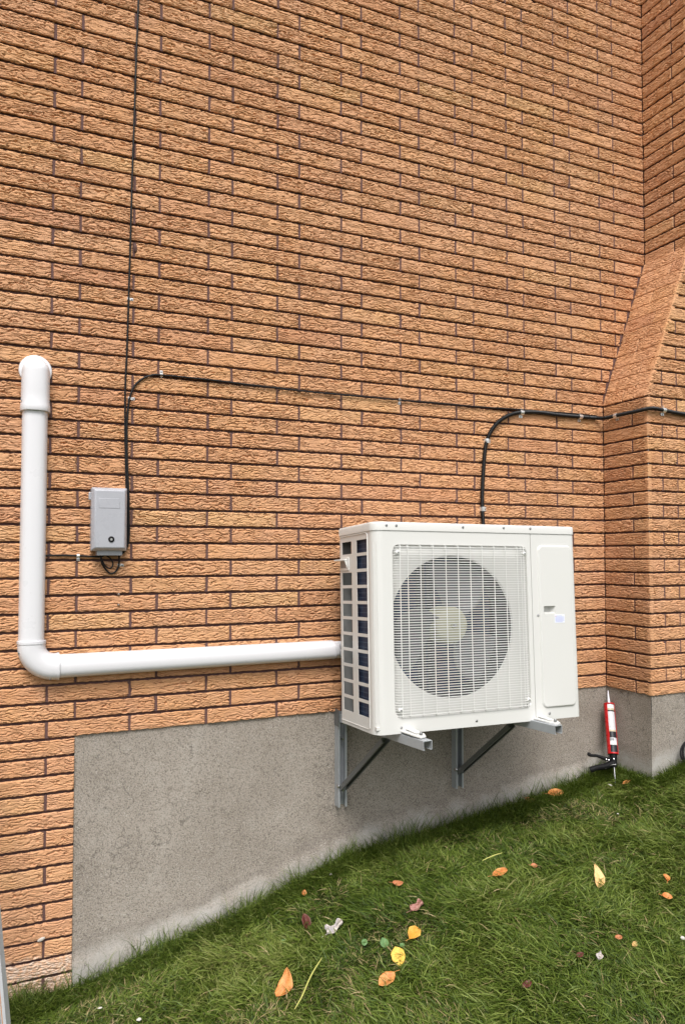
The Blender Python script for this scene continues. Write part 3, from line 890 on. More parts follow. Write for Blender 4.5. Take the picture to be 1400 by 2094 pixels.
for x in (gx0 + .014, gx1 - .014):
    for z in (GZ0 + .032, GZ1 - .032):
        mm_ = MB().lathe([(0, -.0125), (.006, -.012), (.0085, -.009), (.009, .006)], (x, 0, z), (0, 1, 0), 14).build('grille_boss', M['grille'], ac, True)
        MB().lathe([(0, -.0150), (.003, -.0145), (.0038, -.0122)], (x, 0, z), (0, 1, 0), 10).build('screw', M['screw'], mm_, True)
# lid
def lid():
    b = MB(); e = .003
    def outl(ins, z):
        P_ = [(-e + ins, AD + e - ins)] + [(x, y) for x, y in arc(RL, RL, RL + e - ins, PI, 1.5 * PI, 10)] + [(x, y) for x, y in arc(AW - RR, RR, RR + e - ins, 1.5 * PI, 2 * PI, 8)] + [(AW + e - ins, AD + e - ins)]
        return [(x, y, z) for x, y in P_]
    rings = [outl(.0025, TOPZ - .004), outl(0, TOPZ - .004), outl(0, AH - .010), outl(.0015, AH - .004), outl(.005, AH - .001), outl(.011, AH)]
    b.loft(rings); b.add(rings[-1], [tuple(range(len(rings[-1])))])
    # pressed stiffening ridges across the top
    return b.build('top_lid', M['casing'], ac, True, angle=40)
lid_o = lid()
rb = MB()
for y in (.09, .19, .27): rb.box(.10, AW - .12, y, y + .05, AH - .0005, AH + .004)
rb.build('lid_rib', M['casing'], lid_o, bevel=.003)
# screws
def screw_at(b, p, n_, r=.0045):
    b.lathe([(0, .0035), (r * .6, .0033), (r, .0015), (r * 1.5, .0012), (r * 1.5, -.001)], p, n_, 10)
def one_screw(p, n_, r, parent):
    b = MB(); screw_at(b, p, n_, r); return b.build('screw', M['screw'], parent, True)
for x, z in ((.098, .801), (.402, .801), (.600, .803), (.735, .803), (.055, .801), (.086 + .02, .022), (.445, .022), (.805, .025), (.763, .435)):
    one_screw((x, -.003 if z > .79 else 0, z), (0, -1, 0), .0036, ac)
for z in (.10, .43): one_screw((.04, AD - .002, z), (0, -1, 0), .003, ac)
# feet
for fx in (.134, .755):
    b = MB()
    z1 = .0135
    b.add([(fx - .034, .02, .012), (fx + .034, .02, .012), (fx + .030, -.075, .008), (fx + .018, -.108, .005), (fx - .010, -.118, .004), (fx - .024, -.075, .008)], [(0, 1, 2, 3, 4, 5)])
    b.add([(x, y, z - .004) for x, y, z in b.v[:6]], [(5, 4, 3, 2, 1, 0)])
    b.f += [(i, (i + 1) % 6, 6 + (i + 1) % 6, 6 + i) for i in range(6)]
    b.add([(fx - .010, .0, .016), (fx + .018, .0, .016), (fx + .012, -.070, .0102), (fx - .004, -.070, .0102), (fx - .004, .0, .024), (fx + .012, .0, .024)], [(0, 3, 4), (1, 5, 2), (4, 3, 2, 5), (0, 4, 5, 1)])
    b.build('mounting_foot', M['casing'], ac)
    b = MB(); b.lathe([(0, .010), (.004, .010), (.0065, .006), (.0065, 0)], (fx + .008, -.088, .008), (0, 0, 1), 6)
    b.build('foot_bolt', M['strut_dark'], ac)

# ------------------------------------------------------------------ wall brackets
def channel(b, A, Bp, w, d, th, openv, up):
    """U channel from A to Bp; width axis = up x dir, opening towards openv, with small lips"""
    A, Bp = Vector(A), Vector(Bp); dr = (Bp - A).normalized(); o = Vector(openv); o = (o - dr * o.dot(dr)).normalized(); x = dr.cross(o).normalized()
    prof = [(-w / 2, d), (-w / 2, 0), (w / 2, 0), (w / 2, d), (w / 2 - .008, d), (w / 2 - .008, d - th), (w / 2 - th, d - th), (w / 2 - th, th), (-w / 2 + th, th), (-w / 2 + th, d - th), (-w / 2 + .008, d - th), (-w / 2 + .008, d)]
    n = len(prof); vs = [p + x * a + o * c for p in (A, Bp) for a, c in prof]
    fs = [(i, (i + 1) % n, n + (i + 1) % n, n + i) for i in range(n)]
    # end caps as quads of the walls
    for off in (0, n):
        fs += [tuple(off + i for i in q) for q in ((1, 2, 7, 8), (0, 1, 8, 9), (2, 3, 6, 7), (3, 4, 5, 6), (11, 0, 9, 10))]
    b.add(vs, fs)
def bracket(x0, arm_dx, zbot, label):
    root = empty('wall_bracket', (x0, 0, zbot))
    o1 = MB(); channel(o1, (x0, .010, zbot), (x0, .010, .006), .041, .041, .0025, (0, -1, 0), (0, 0, 1))
    rail = o1.build('rail', M['strut'], None)
    o2 = MB(); a = Vector((x0 + .004, -.034, -.006)); e = Vector((x0 + .004 + arm_dx, -.655, .0095))
    channel(o2, a, e, .040, .034, .0025, (0, 0, -1), (0, 0, 1))
    arm = o2.build('arm', M['strut'], None)
    o3 = MB(); channel(o3, (x0 + .002, -.020, -.325), (x0 + .016, -.40, -.030), .036, .020, .0025, (0, .6, -.8), (1, 0, 0))
    br = o3.build('brace', M['strut_dark'], None)
    bs = []
    for z in (-.045, -.115, zbot + .075):
        bb = MB(); bb.lathe([(.013, 0), (.013, .002), (.009, .0025), (.009, .010), (.0045, .0101), (.0045, .034), (0, .034)], (x0 - .004, .004, z), (.25, -1, -.12), 10)
        bs.append(bb.build('anchor_bolt', M['zinc'], None, True))
    bb = MB(); bb.lathe([(.011, 0), (.011, .003), (.008, .0031), (.008, .009), (0, .009)], (x0 - .017, -.028, -.318), (-1, 0, 0), 8)
    bs.append(bb.build('brace_bolt', M['zinc'], None))
    bb = MB(); bb.box(x0 - .024, x0 - .0215, -.040, .008, -.060, .014)
    bs.append(bb.build('joint_plate', M['strut_dark'], None))
    adopt(root, [rail, arm, br] + bs)
    tag(root, label, 'bracket', 'steel wall brackets under the heat pump')
bracket(.600, .058, -.412, 'galvanised steel bracket on the concrete, under the left end of the heat pump')
bracket(1.205, .056, -.408, 'galvanised steel bracket on the concrete, under the door side of the heat pump')

# ------------------------------------------------------------------ line-set cover
def dprof(hw, dp_, n=18, lip=.004):
    P_ = [(-hw, 0), (-hw, lip)]
    for i in range(n + 1):
        t = PI - PI * i / n; c, s_ = math.cos(t), math.sin(t)
        P_.append((hw * math.copysign(abs(c) ** .72, c), lip + (dp_ - lip) * abs(s_) ** .72))
    return P_ + [(hw, lip), (hw, 0)]
YB = .002
XP = -.6665
lsc = empty('pipe_cover', (XP, 0, .27))
tag(lsc, 'white vinyl refrigerant pipe cover running down the brick and across to the heat pump', 'pipe cover')
def duct(name, A, B_, side, hw, dp_, cap=False, hw2=None):
    A, B_, side = Vector(A), Vector(B_), Vector(side)
    rings = []
    for p, h in ((A, hw), (B_, hw2 or hw)):
        rings.append([p + side * a + Vector((0, YB - c, 0)) for a, c in dprof(h, dp_)])
    b = MB(); b.loft(rings, cap=True); return b.build(name, M['pvc'], None, True, angle=50)
parts = [duct('vertical_duct', (XP - .001, 0, .345), (XP + .0015, 0, 1.262), (1, 0, 0), .0455, .062),
         duct('horizontal_duct', (-.585, 0, .270), (.560, 0, .2745), (0, 0, 1), .0440, .062, hw2=.0400)]
# corner elbow
def elbow():
    rings = []; hw, dp_ = .0492, .067; rad = .082
    cx, cz = XP + rad, .270 + rad
    rings.append([Vector((XP + a, YB - c, .368)) for a, c in dprof(hw, dp_)])
    for i in range(13):
        t = PI + PI / 2 * i / 12
        rings.append([Vector((cx + (rad - a) * math.cos(t), YB - c, cz + (rad - a) * math.sin(t))) for a, c in dprof(hw, dp_)])
    rings.append([Vector((-.571, YB - c, .270 + a)) for a, c in dprof(hw, dp_)])
    b = MB(); b.loft(rings, cap=True)
    return b.build('elbow', M['pvc'], None, True, angle=50)
el = elbow(); parts.append(el)
# raised lips on the elbow mouths
for A, B_, sd_ in (((XP, 0, .362), (XP, 0, .372), (1, 0, 0)), ((-.577, 0, .270), (-.569, 0, .270), (0, 0, 1))):
    q = duct('collar', A, B_, sd_, .0510, .069); parts.append(q)
# wall cap
def cap():
    b = MB(); hw, dp_ = .0515, .070
    base = dprof(hw, dp_)
    rings = [[Vector((XP + .002 + a * k, YB - c * (k if k > 1 else 1), z)) for a, c in base] for z, k in ((1.232, 1.02), (1.236, 1.04), (1.252, 1.035), (1.262, 1.0), (1.300, .985), (1.385, .97))]
    for i in range(1, 12):
        t = PI / 2 * i / 12
        k = math.cos(t); rings.append([Vector((XP + .002 + a * .97 * k, YB - c * (.25 + .75 * k), 1.385 + .052 * math.sin(t))) for a, c in base])
    b.loft(rings, cap=True); return b.build('wall_cap', M['pvc'], None, True, angle=50)
cp = cap(); parts.append(cp)
b = MB(); b.lathe([(0, .0125), (.050, .0125), (.057, .010), (.0595, .004), (.0595, -.010)], (XP + .001, .002, 1.393), (0, -1, 0), 40)
parts.append(b.build('wall_flange', M['pvc'], None, True, angle=40))
# end reducer and insulated pipes
parts.append(duct('end_cap', (.556, 0, .2745), (.575, 0, .2745), (0, 0, 1), .0415, .064, hw2=.0340))
b = MB()
b.tube(catmull([(.55, -.030, .297), (.62, -.036, .296), (.72, -.05, .292), (.85, -.06, .285)], 4), .0165, 12)
b.tube(catmull([(.55, -.030, .258), (.60, -.034, .258), (.70, -.05, .258), (.85, -.06, .25)], 4), .0195, 12)
b.tube([(.585 + i * .0, -.034, .2) for i in (0,)] + [(.585, -.034, .201)], .001, 4) if False else None
parts.append(b.build('insulated_pipe', M['pvc'], None, True))
for p, n_ in (((XP - .028, -.008, 1.437), (0, -1, .3)), ((XP + .026, -.008, 1.436), (0, -1, .3)), ((XP - .044, -.038, 1.268), (-.7, -1, 0)), ((XP + .047, -.038, 1.268), (.7, -1, 0)), ((XP - .043, -.040, .330), (-.7, -1, 0)), ((-.602, -.045, .229), (0, -1, -.7))):
    parts.append(one_screw(p, n_, .003, None))
adopt(lsc, parts)

# ------------------------------------------------------------------ grey box
bx = empty('junction_box', (-.393, 0, .70))
tag(bx, 'small grey plastic service box with a keyed lock, beside the white pipe cover', 'box')
b = MB()
def frus(b, x0, x1, z0, z1, y0, y1, i):
    vs = [(x0, y0, z0), (x1, y0, z0), (x1, y0, z1), (x0, y0, z1), (x0 + i, y1, z0 + i), (x1 - i, y1, z0 + i), (x1 - i, y1, z1 - i), (x0 + i, y1, z1 - i)]
    b.add(vs, [(0, 1, 5, 4), (1, 2, 6, 5), (2, 3, 7, 6), (3, 0, 4, 7), (4, 5, 6, 7), (3, 2, 1, 0)])
b.box(-.462, -.330, -.052, .0, .708, .952)
frus(b, -.462, -.330, .708, .952, -.0521, -.072, .011)
cov = b.build('cover', M['box'], None, bevel=.004, seg=3)
b = MB().box(-.440, -.345, -.045, .0, .690, .709); bs_ = b.build('base_plate', M['box'], None, bevel=.002)
b = MB().box(-.437, -.360, -.0730, -.0715, .872, .909); lb = b.build('label_panel', M['box'], None, bevel=.0006)
b = MB(); b.lathe([(0, .002), (.0045, .002), (.0048, .0008)], (-.390, -.0715, .752), (0, -1, 0), 16); kl = b.build('lock_core', M['zinc'], None, True)
b = MB(); b.lathe([(.0046, .0005), (.006, .004), (.0105, .0035), (.012, 0)], (-.390, -.0715, .752), (0, -1, 0), 24); kr = b.build('lock_ring', M['blackpl'], None, True)
b = MB(); b.box(-.470, -.461, -.030, -.012, .905, .935); hg = b.build('hinge', M['box'], None, bevel=.002)
adopt(bx, [cov, bs_, lb, kl, kr, hg])

# ------------------------------------------------------------------ cables
def cable(name, pts, r, label, mat='black', k=5, n=8, corr=False):
    P_ = catmull(pts, k)
    if corr:
        # resample evenly, modulate the radius
        L_ = [0]
        for a, c in zip(P_[:-1], P_[1:]): L_.append(L_[-1] + (c - a).length)
        tot = L_[-1]; step = .0011; N_ = int(tot / step); Q = []; j = 0
        for i in range(N_ + 1):
            s_ = i * step
            while j < len(L_) - 2 and L_[j + 1] < s_: j += 1
            f_ = (s_ - L_[j]) / max(1e-9, L_[j + 1] - L_[j]); Q.append(P_[j].lerp(P_[j + 1], min(1, f_)))
        b = MB(); b.tube(Q, [r * (1 + (.12 if (i // 2) % 2 else -.10)) for i in range(len(Q))], n)
    else:
        b = MB(); b.tube(P_, r, n)
    o = b.build(name, M[mat], None, True, angle=60)
    return tag(o, label, 'cable')
zc_ = [(-.298, 2.952), (-.304, 2.746), (-.309, 2.501), (-.316, 2.218), (-.32, 1.977), (-.325, 1.738), (-.329, 1.54), (-.335, 1.363), (-.3345, 1.25), (-.333, 1.148), (-.329, 1.02), (-.3265, .954), (-.322, .88), (-.3195, .76), (-.324, .722), (-.345, .700)]
cable('black_cable', [(-.290, -.006, 3.6), (-.27, -.006, 4.6)][::-1] + [(x, -.006, z) for x, z in zc_], .0038, 'thin black cable dropping straight down the brick from the top to the grey box')
c2 = [(-.352, .688), (-.327, .714), (-.316, .76), (-.3165, .85), (-.319, .944), (-.3255, 1.07), (-.3275, 1.207), (-.323, 1.285), (-.316, 1.325), (-.299, 1.368), (-.271, 1.398), (-.236, 1.416), (-.193, 1.422), (-.012, 1.422), (.199, 1.417), (.469, 1.412), (.759, 1.415), (.904, 1.414), (1.124, 1.417), (1.347, 1.418), (1.582, 1.424), (1.9, 1.430), (2.09, 1.430)]
cable('black_cable', [(x, -.008 if z > .95 else -.0085, z) for x, z in c2], .0040, 'black cable that rises from the grey box, bends and runs level across the wall')
cable('black_cable', [(-.625, -.006, .690), (-.557, -.005, .691), (-.504, -.006, .689), (-.459, -.006, .687), (-.42, -.008, .686), (-.40, -.010, .70)], .0036, 'short black cable running level from the pipe cover to the grey box')
cable('black_cable', [(-.424, -.020, .700), (-.419, -.018, .663), (-.402, -.012, .635), (-.384, -.008, .620), (-.366, -.008, .626), (-.354, -.008, .648), (-.352, -.008, .672), (-.353, -.012, .698)], .0036, 'black cable looped low beneath the grey box and clipped to the wall')
cable('black_cable', [(-.427, -.026, .700), (-.414, -.024, .662), (-.396, -.020, .642), (-.381, -.018, .644), (-.377, -.016, .662), (-.388, -.018, .680), (-.408, -.020, .694)], .0030, 'small inner loop of thin black cable beneath the grey box')
cond = [(1.365, -.012, .70), (1.361, -.012, .835), (1.356, -.012, .919), (1.357, -.012, 1.014), (1.366, -.012, 1.135), (1.376, -.012, 1.219), (1.391, -.012, 1.268), (1.42, -.012, 1.316), (1.464, -.012, 1.359), (1.524, -.012, 1.392), (1.593, -.012, 1.410), (1.7, -.012, 1.419), (1.825, -.012, 1.416), (1.97, -.012, 1.417), (2.069, -.014, 1.418), (2.108, -.030, 1.417), (2.120, -.060, 1.417), (2.122, -.115, 1.417), (2.122, -.20, 1.416), (2.122, -.275, 1.415), (2.124, -.306, 1.416), (2.140, -.320, 1.419), (2.175, -.321, 1.421), (2.226, -.320, 1.417), (2.378, -.320, 1.408), (2.75, -.320, 1.40), (3.3, -.32, 1.40)]
cable('black_conduit', cond, .0090, 'black corrugated conduit rising behind the heat pump and bending right around the chimney', 'black_cond', 6, 10, True)
def clip(p, horizontal, r, label, normal=(0, -1, 0), tabdir=-1):
    """saddle strap over the cable with one screwed tab"""
    p = Vector(p); n_ = Vector(normal); 
    t = Vector((0, 0, 1)); ax = n_.cross(t).normalized() if horizontal else t        # along the cable
    cr = (t if horizontal else n_.cross(t).normalized()) * tabdir                   # across
    root = empty('cable_clip', p)
    w = r * .85 + .002; b = MB(); rr = r + .0012
    path = [cr * (-rr) - n_ * .004] + [cr * (-rr * math.cos(a)) + n_ * (r + rr * math.sin(a)) for a in [PI * i / 8 for i in range(9)]] + [cr * (rr + .002) - n_ * (-.0012), cr * (rr + .0145) + n_ * .0012]
    for q0, q1 in zip(path[:-1], path[1:]): b.bar(p + q0, p + q1, w * 2, .0013, n_)
    o = b.build('strap', M['clip'], None, bevel=.0002)
    b = MB(); screw_at(b, p + cr * (rr + .009) + n_ * .0018, n_, .0028)
    s_ = b.build('screw', M['screw'], None, True)
    adopt(root, [o, s_]); tag(root, label, 'clip', 'metal clips holding the cables')
clip((-.3255, 0, 1.718), False, .0035, 'small metal clip on the thin vertical cable high above the grey box', tabdir=-1)
clip((-.318, 0, 1.317), False, .0045, 'small metal clip just below the bend of the cable above the grey box', tabdir=-1)
clip((-.193, 0, 1.422), True, .0045, 'small metal clip at the top of the cable bend, left end of the level run', tabdir=1)
clip((.904, 0, 1.414), True, .0045, 'small metal clip midway along the level thin cable, left of the conduit')
clip((-.353, 0, .652), False, .004, 'small metal clip on the cable loop beneath the grey box', tabdir=-1)
clip((-.504, 0, .689), True, .004, 'small metal clip on the short cable between pipe cover and grey box')
clip((1.597, 0, 1.410), True, .0102, 'metal clip on the conduit just right of its bend')
clip((1.975, 0, 1.417), True, .0102, 'metal clip on the conduit just left of the inside corner')
clip((1.386, 0, 1.252), False, .0102, 'metal clip on the conduit at the lower start of its bend', tabdir=-1)
clip((1.358, 0, .917), False, .0102, 'metal clip on the vertical conduit just above the heat pump', tabdir=-1)
clip((XS0 - .004, -.110, 1.417), True, .0102, 'metal clip on the conduit on the side face of the chimney', (-1, 0, 0))
clip((2.232, YF - .004, 1.417), True, .0102, 'metal clip on the conduit on the front face of the chimney')

# ------------------------------------------------------------------ caulking gun
tip = Vector((2.128, -.022, -.020)); rod_end = Vector((2.010, -.190, -.462))
cg = empty('caulking_gun', rod_end)
tag(cg, 'red caulking gun with a sealant tube, standing nozzle-up against the foundation corner', 'caulking gun')
ax = (tip - rod_end); Lg = ax.length; zc2 = ax.normalized()
tocam = (CAM - rod_end).normalized(); yc = (tocam - zc2 * tocam.dot(zc2)).normalized()     # towards viewer
xc = yc.cross(zc2).normalized()     # screen left/right
MG = Matrix((xc, yc, zc2)).transposed().to_4x4(); MG.translation = rod_end
if (MG.to_3x3() @ Vector((1, 0, 0))).dot(RX) < 0: sgn = -1
else: sgn = 1
cg.matrix_world = MG
f0 = lambda q: Lg * q
T0, T1 = f0(.345), f0(.845)       # tube span
b = MB(); r_ = .0235
b.lathe([(0, T0 + .002), (r_, T0 + .002), (r_, T1), (r_ * .9, T1 + .002), (.010, T1 + .003)], n=32)
tube = b.build('sealant_tube', M['tube_label'], cg, True, angle=40)
def band(q0, q1, mat, nm, rr=.0238):
    b = MB(); b.lathe([(rr - .0006, q0), (rr, q0), (rr, q1), (rr - .0006, q1)], n=32)
    return b.build(nm, M[mat], tube, True, angle=40)
tl = T1 - T0
band(T0 + tl * .915, T0 + tl * .99, 'lab_white', 'white_band')
band(T0 + tl * .875, T0 + tl * .914, 'lab_tan', 'tan_band')
band(T0 + tl * .845, T0 + tl * .874, 'lab_black', 'black_band')
band(T0 + tl * .425, T0 + tl * .46, 'lab_tan', 'tan_band')
band(T0 + tl * .30, T0 + tl * .424, 'lab_black', 'black_band')
band(T0 + tl * .155, T0 + tl * .23, 'lab_white', 'white_band')
band(T0 + tl * .01, T0 + tl * .153, 'lab_black', 'black_band')
b = MB()
for k_ in range(7): b.box(-.010 + k_ * .0032, -.0085 + k_ * .0032, .0225, .0243, T0 + tl * .238, T0 + tl * .288)
b.build('bar_marks', M['lab_black'], tube)
b = MB(); b.lathe([(.0075, T1 + .002), (.0070, T1 + .006), (.0022, Lg - .001), (.0015, Lg), (0, Lg)], n=16)
b.build('nozzle', M['nozzle'], cg, True, angle=50)
# red half cradle: open towards the viewer
b = MB(); ro = .0268
cr_ = []
for zz in (T0 - .004, T1 + .004):
    a_ = [math.radians(v) for v in np.linspace(168 if sgn > 0 else 12 - 0, 372, 19)] if False else [math.radians(v) for v in np.linspace(112, 372, 23)]
    cr_.append([(ro * math.cos(a) * 1, ro * math.sin(a), zz) for a in a_] + [((ro - .002) * math.cos(a), (ro - .002) * math.sin(a), zz) for a in a_[::-1]])
b.loft(cr_, cap=True)
for zz in (T0 - .006, T1 + .001):
    b.lathe([(.012, zz), (ro + .0005, zz), (ro + .0005, zz + .006), (.012, zz + .006)], n=28)
if sgn < 0: b.v = [(-x, y, z) for x, y, z in b.v]
b.build('cradle', M['red'], cg, True, angle=40)
b = MB(); b.tube([(0, 0, 0), (0, 0, T0)], .0032, 10); b.tube([(0, 0, 0.0), (0, .004, -.008)], .0032, 10)
b.build('plunger_rod', M['zinc'], cg, True)
# handle body
HB = T0 - .008
lft = -sgn
b = MB()
b.lathe([(.0, HB), (.019, HB), (.0175, HB - .02), (.015, HB - .05), (.012, HB - .062), (0, HB - .062)], n=16)
b.build('handle_body', M['blackpl'], cg, True, angle=45)
b = MB(); b.tube(catmull([(0, 0, HB - .042), (lft * .040, .0, HB - .058), (lft * .080, 0, HB - .066), (lft * .115, 0, HB - .078)], 4), [.017, .017, .0165, .016, .0155, .015, .015, .0145, .0145, .014, .0145, .015, .015], 12)
b.build('grip', M['blackpl'], cg, True)
b = MB(); b.tube(catmull([(0, .002, HB - .020), (lft * .035, .002, HB - .022), (lft * .075, .002, HB - .008), (lft * .105, .002, HB - .006), (lft * .122, .002, HB + .004)], 4), [.009, .010, .010, .010, .0095, .009, .0085, .008, .0075, .0075, .0075, .0075, .008, .009, .0095, .009, .007], 10)
b.build('trigger', M['blackpl'], cg, True)
b = MB()
for x_, z_ in ((lft * .022, HB - .030), (lft * .034, HB - .027), (-lft * .002, HB - .024)):
    b.lathe([(0, .004), (.003, .0035), (.004, .001), (.004, -.018)], (x_, .016, z_), (0, 1, 0), 10)
b.build('pivot_pin', M['zinc'], cg, True)
b = MB(); b.tube(catmull([(-lft * .010, .012, HB - .050), (lft * .006, .014, HB - .052), (lft * .028, .012, HB - .060), (lft * .040, .008, HB - .070)], 4), .0018, 8)
b.build('release_wire', M['zinc'], cg, True)

# ------------------------------------------------------------------ ladder at the left edge
ld = empty('ladder', (-.73, -.42, -1.0))
tag(ld, 'grey aluminium ladder rail cut off at the lower left edge of the view', 'ladder')
la, lb_ = Vector((-.7035, -.445, -.97)), Vector((-.8180, -.18, .10))
dl = (lb_ - la).normalized(); xw = Vector((.9, -.435, 0)).normalized()
xw = (xw - dl * xw.dot(dl)).normalized(); yw = dl.cross(xw).normalized()
if yw.y > 0: yw = -yw
def prism_along(b, a, c, prof):
    n = len(prof); vs = [p + xw * u + yw * w for p in (a, c) for u, w in prof]
    b.add(vs, [(i, (i + 1) % n, n + (i + 1) % n, n + i) for i in range(n)] + [tuple(range(n))[::-1], tuple(range(n, 2 * n))])
lp = []
for off in (0.0, -.36):
    b = MB(); s0 = xw * off
    prism_along(b, la + s0, lb_ + s0, [(0, 0), (.0, .026), (-.003, .026), (-.003, .003), (-.030, .003), (-.030, .026), (-.033, .026), (-.033, 0)])
    prism_along(b, la + s0, lb_ + s0, [(.0005, .022), (.0005, .030), (-.0095, .030), (-.0095, .022)])
    lp.append(b.build('rail', M['alu'], None))
    b = MB()
    for i in range(90): 
        p = la + s0 + dl * (.01 + i * .0145) - xw * .0125
        b.bar(p + yw * .0045, p + dl * .0095 + yw * .0045, .003, .004, yw)
    lp.append(b.build('slot_row', M['blackpl'], None))
    b = MB(); prism_along(b, la + s0 + dl * .05, la + s0 + dl * .42, [(-.0165, .0035), (-.0165, .010), (-.0225, .010), (-.0225, .0035)])
    lp.append(b.build('rusty_strip', M['wood'], None))
for i in range(4):
    b = MB(); p = la + dl * (.10 + .27 * i); b.tube([p - xw * .033 + yw * .012, p - xw * .327 + yw * .012], .014, 14)
    lp.append(b.build('rung', M['alu'], None, True))
b = MB(); prism_along(b, la + dl * .155, la + dl * .205, [(-.002, .004), (-.002, .014), (-.016, .014), (-.016, .004)]); lp.append(b.build('rail_bracket', M['white'], None))
adopt(ld, lp)

# ------------------------------------------------------------------ cable coil at the right edge
cl = empty('cable_coil', (2.42, -.36, -.33))
tag(cl, 'black cable coil lying in the grass against the chimney, cut off by the right edge', 'cable coil')
b = MB(); cc0 = Vector((2.400, -.372, -.270)); u_ = Vector((.92, -.30, .25)).normalized(); v_ = Vector((.05, .30, .95)).normalized()
for k_, (ra, rb_, ofs) in enumerate(((.118, .072, 0), (.112, .082, .008), (.090, .070, .016), (.104, .064, .024))):
    P_ = []
    for i in range(40):
        a = 2 * PI * i / 39; P_.append(cc0 + u_ * (ra * math.cos(a)) + v_ * (rb_ * math.sin(a)) + Vector((0, -ofs, .003 * math.sin(3 * a + k_))) )
    b.tube(P_, .0048, 8)
co = b.build('loop', M['black'], None, True)
b = MB(); b.bar(cc0 + u_ * -.085 + v_ * -.055 + Vector((0, -.02, 0)), cc0 + u_ * -.075 + v_ * .045 + Vector((0, -.02, 0)), .03, .02)
co2 = b.build('plug', M['grey_in'], None, bevel=.005)
adopt(cl, [co, co2])

# ------------------------------------------------------------------ leaves and litter
def leaf(name, x, y, Lf, Wf, yaw, mat, label, curl=.3, tilt=(.1, .1), stem=True, lift=.020, shape='oval', cat='leaf', fold=.2):
    b = MB(); NL, NW = 12, 8; rows = []
    jr = random.Random(hash((round(x * 1000), round(y * 1000))) & 0xffff)
    ph = jr.uniform(0, 6)
    for i in range(NL + 1):
        t = i / NL
        if shape == 'oval': w = math.sin(PI * min(1, t * .98 + .01)) ** .62
        elif shape == 'heart': w = (math.sin(PI * t) ** .5) * (1.15 - .5 * t)
        elif shape == 'crumple': w = (math.sin(PI * t) ** .45) * (.8 + .3 * math.sin(t * 9 + ph))
        elif shape == 'curve': w = math.sin(PI * t) ** .7 * (1 - .35 * t)
        else: w = math.sin(PI * t) ** .6
        row = []
        for j in range(NW + 1):
            s_ = (j / NW - .5) * 2
            px_ = (t - .5) * Lf; py_ = s_ * w * Wf / 2
            if shape == 'curve': py_ += .25 * Lf * (t - .5) ** 2 * 2
            pz_ = abs(s_) * w * Wf * fold + curl * Lf * (t - .5) ** 2 * 1.6 + .05 * Wf * math.sin(5 * t + 3 * s_ + ph)
            if shape == 'crumple': pz_ += .12 * Lf * math.sin(7 * t + ph) * math.cos(4 * s_ + ph)
            e = 1 + .05 * math.sin(17 * t + ph)
            row.append((px_, py_ * e, pz_))
        rows.append(row)
    b.loft(rows, closed=False)
    if stem: b.tube([(-Lf * .49, 0, curl * Lf * .38), (-Lf * .62, .002, curl * Lf * .42), (-Lf * .78, .006, curl * Lf * .30)], .0009, 5)
    o = b.build(name, mat, None, True, angle=70)
    md = o.modifiers.new('solid', 'SOLIDIFY'); md.thickness = .0006
    z = float(gz(x, y)) + lift
    # follow the slope of the lawn
    o.matrix_world = Matrix.Translation((x, y, z)) @ Matrix.Rotation(-.30 if x < 1 else -.16, 4, 'Y') @ Matrix.Rotation(tilt[0], 4, 'X') @ Matrix.Rotation(tilt[1], 4, 'Y') @ Matrix.Rotation(yaw, 4, 'Z')
    tag(o, label, cat, 'fallen leaves on the lawn' if cat == 'leaf' else None)
    return o
A = math.radians
ML = M
leaf('fallen_leaf', .134, -.601, .095, .062, A(40), ML['leaf_orange'], 'large curled orange leaf near the bottom edge, left of the long yellow stalk', .5, (.55, -.2), shape='curve')
leaf('fallen_leaf', .399, -.834, .066, .044, A(190), ML['leaf_orange'], 'orange leaf with a dark stalk lying below the bright yellow oval leaf', .3, (.35, 0))
leaf('fallen_leaf', .483, -.755, .066, .048, A(75), ML['leaf_yellow'], 'flat bright yellow oval leaf in the middle of the lawn', .05, (.45, -.1), fold=.05)
leaf('fallen_leaf', .576, -.697, .056, .044, A(20), ML['leaf_gold'], 'folded golden orange leaf just above and right of the bright yellow oval leaf', .3, (.5, .2), fold=.5)
leaf('clover_leaf', .480, -.657, .040, .030, A(80), ML['leaf_green'], 'round green leaf up left of the bright yellow oval leaf', .05, (.5, 0), fold=.03, stem=False)
leaf('fallen_leaf', .318, -.311, .060, .034, A(80), ML['leaf_dark'], 'dark maroon leaf standing in the grass left of the grey withered leaf', .2, (.9, .1), fold=.4)
leaf('fallen_leaf', .385, -.438, .078, .040, A(15), ML['leaf_grey'], 'crumpled grey and white withered leaf on the lawn', .2, (.3, 0), shape='crumple')
leaf('fallen_leaf', .372, -.424, .045, .028, A(-40), ML['leaf_grey'], 'smaller shred of the grey withered leaf tucked behind it', .3, (.5, .2), shape='crumple', stem=False)
leaf('fallen_leaf', .669, -.555, .060, .044, A(10), ML['leaf_mauve'], 'dull mauve-brown crinkled leaf below the heat pump', .15, (.3, 0), shape='crumple')
leaf('fallen_leaf', .696, -.357, .044, .030, A(-25), ML['leaf_rust'], 'small rust-coloured leaf high on the lawn, above the mauve leaf', .4, (.3, .2))
leaf('fallen_leaf', 1.050, -.551, .072, .032, A(0), ML['leaf_orange'], 'orange and dark red folded leaf under the short straw blade', .3, (.5, 0), fold=.5)
leaf('fallen_leaf', 1.337, -.795, .105, .046, A(55), ML['leaf_pale'], 'large pale yellow pointed leaf on the right side of the lawn', .35, (.5, -.1), shape='curve', fold=.25)
leaf('fallen_leaf', 1.523, -.940, .034, .026, A(60), ML['leaf_orange'], 'small folded orange leaf with a pale stalk near the right edge', .4, (.5, .2), fold=.5)
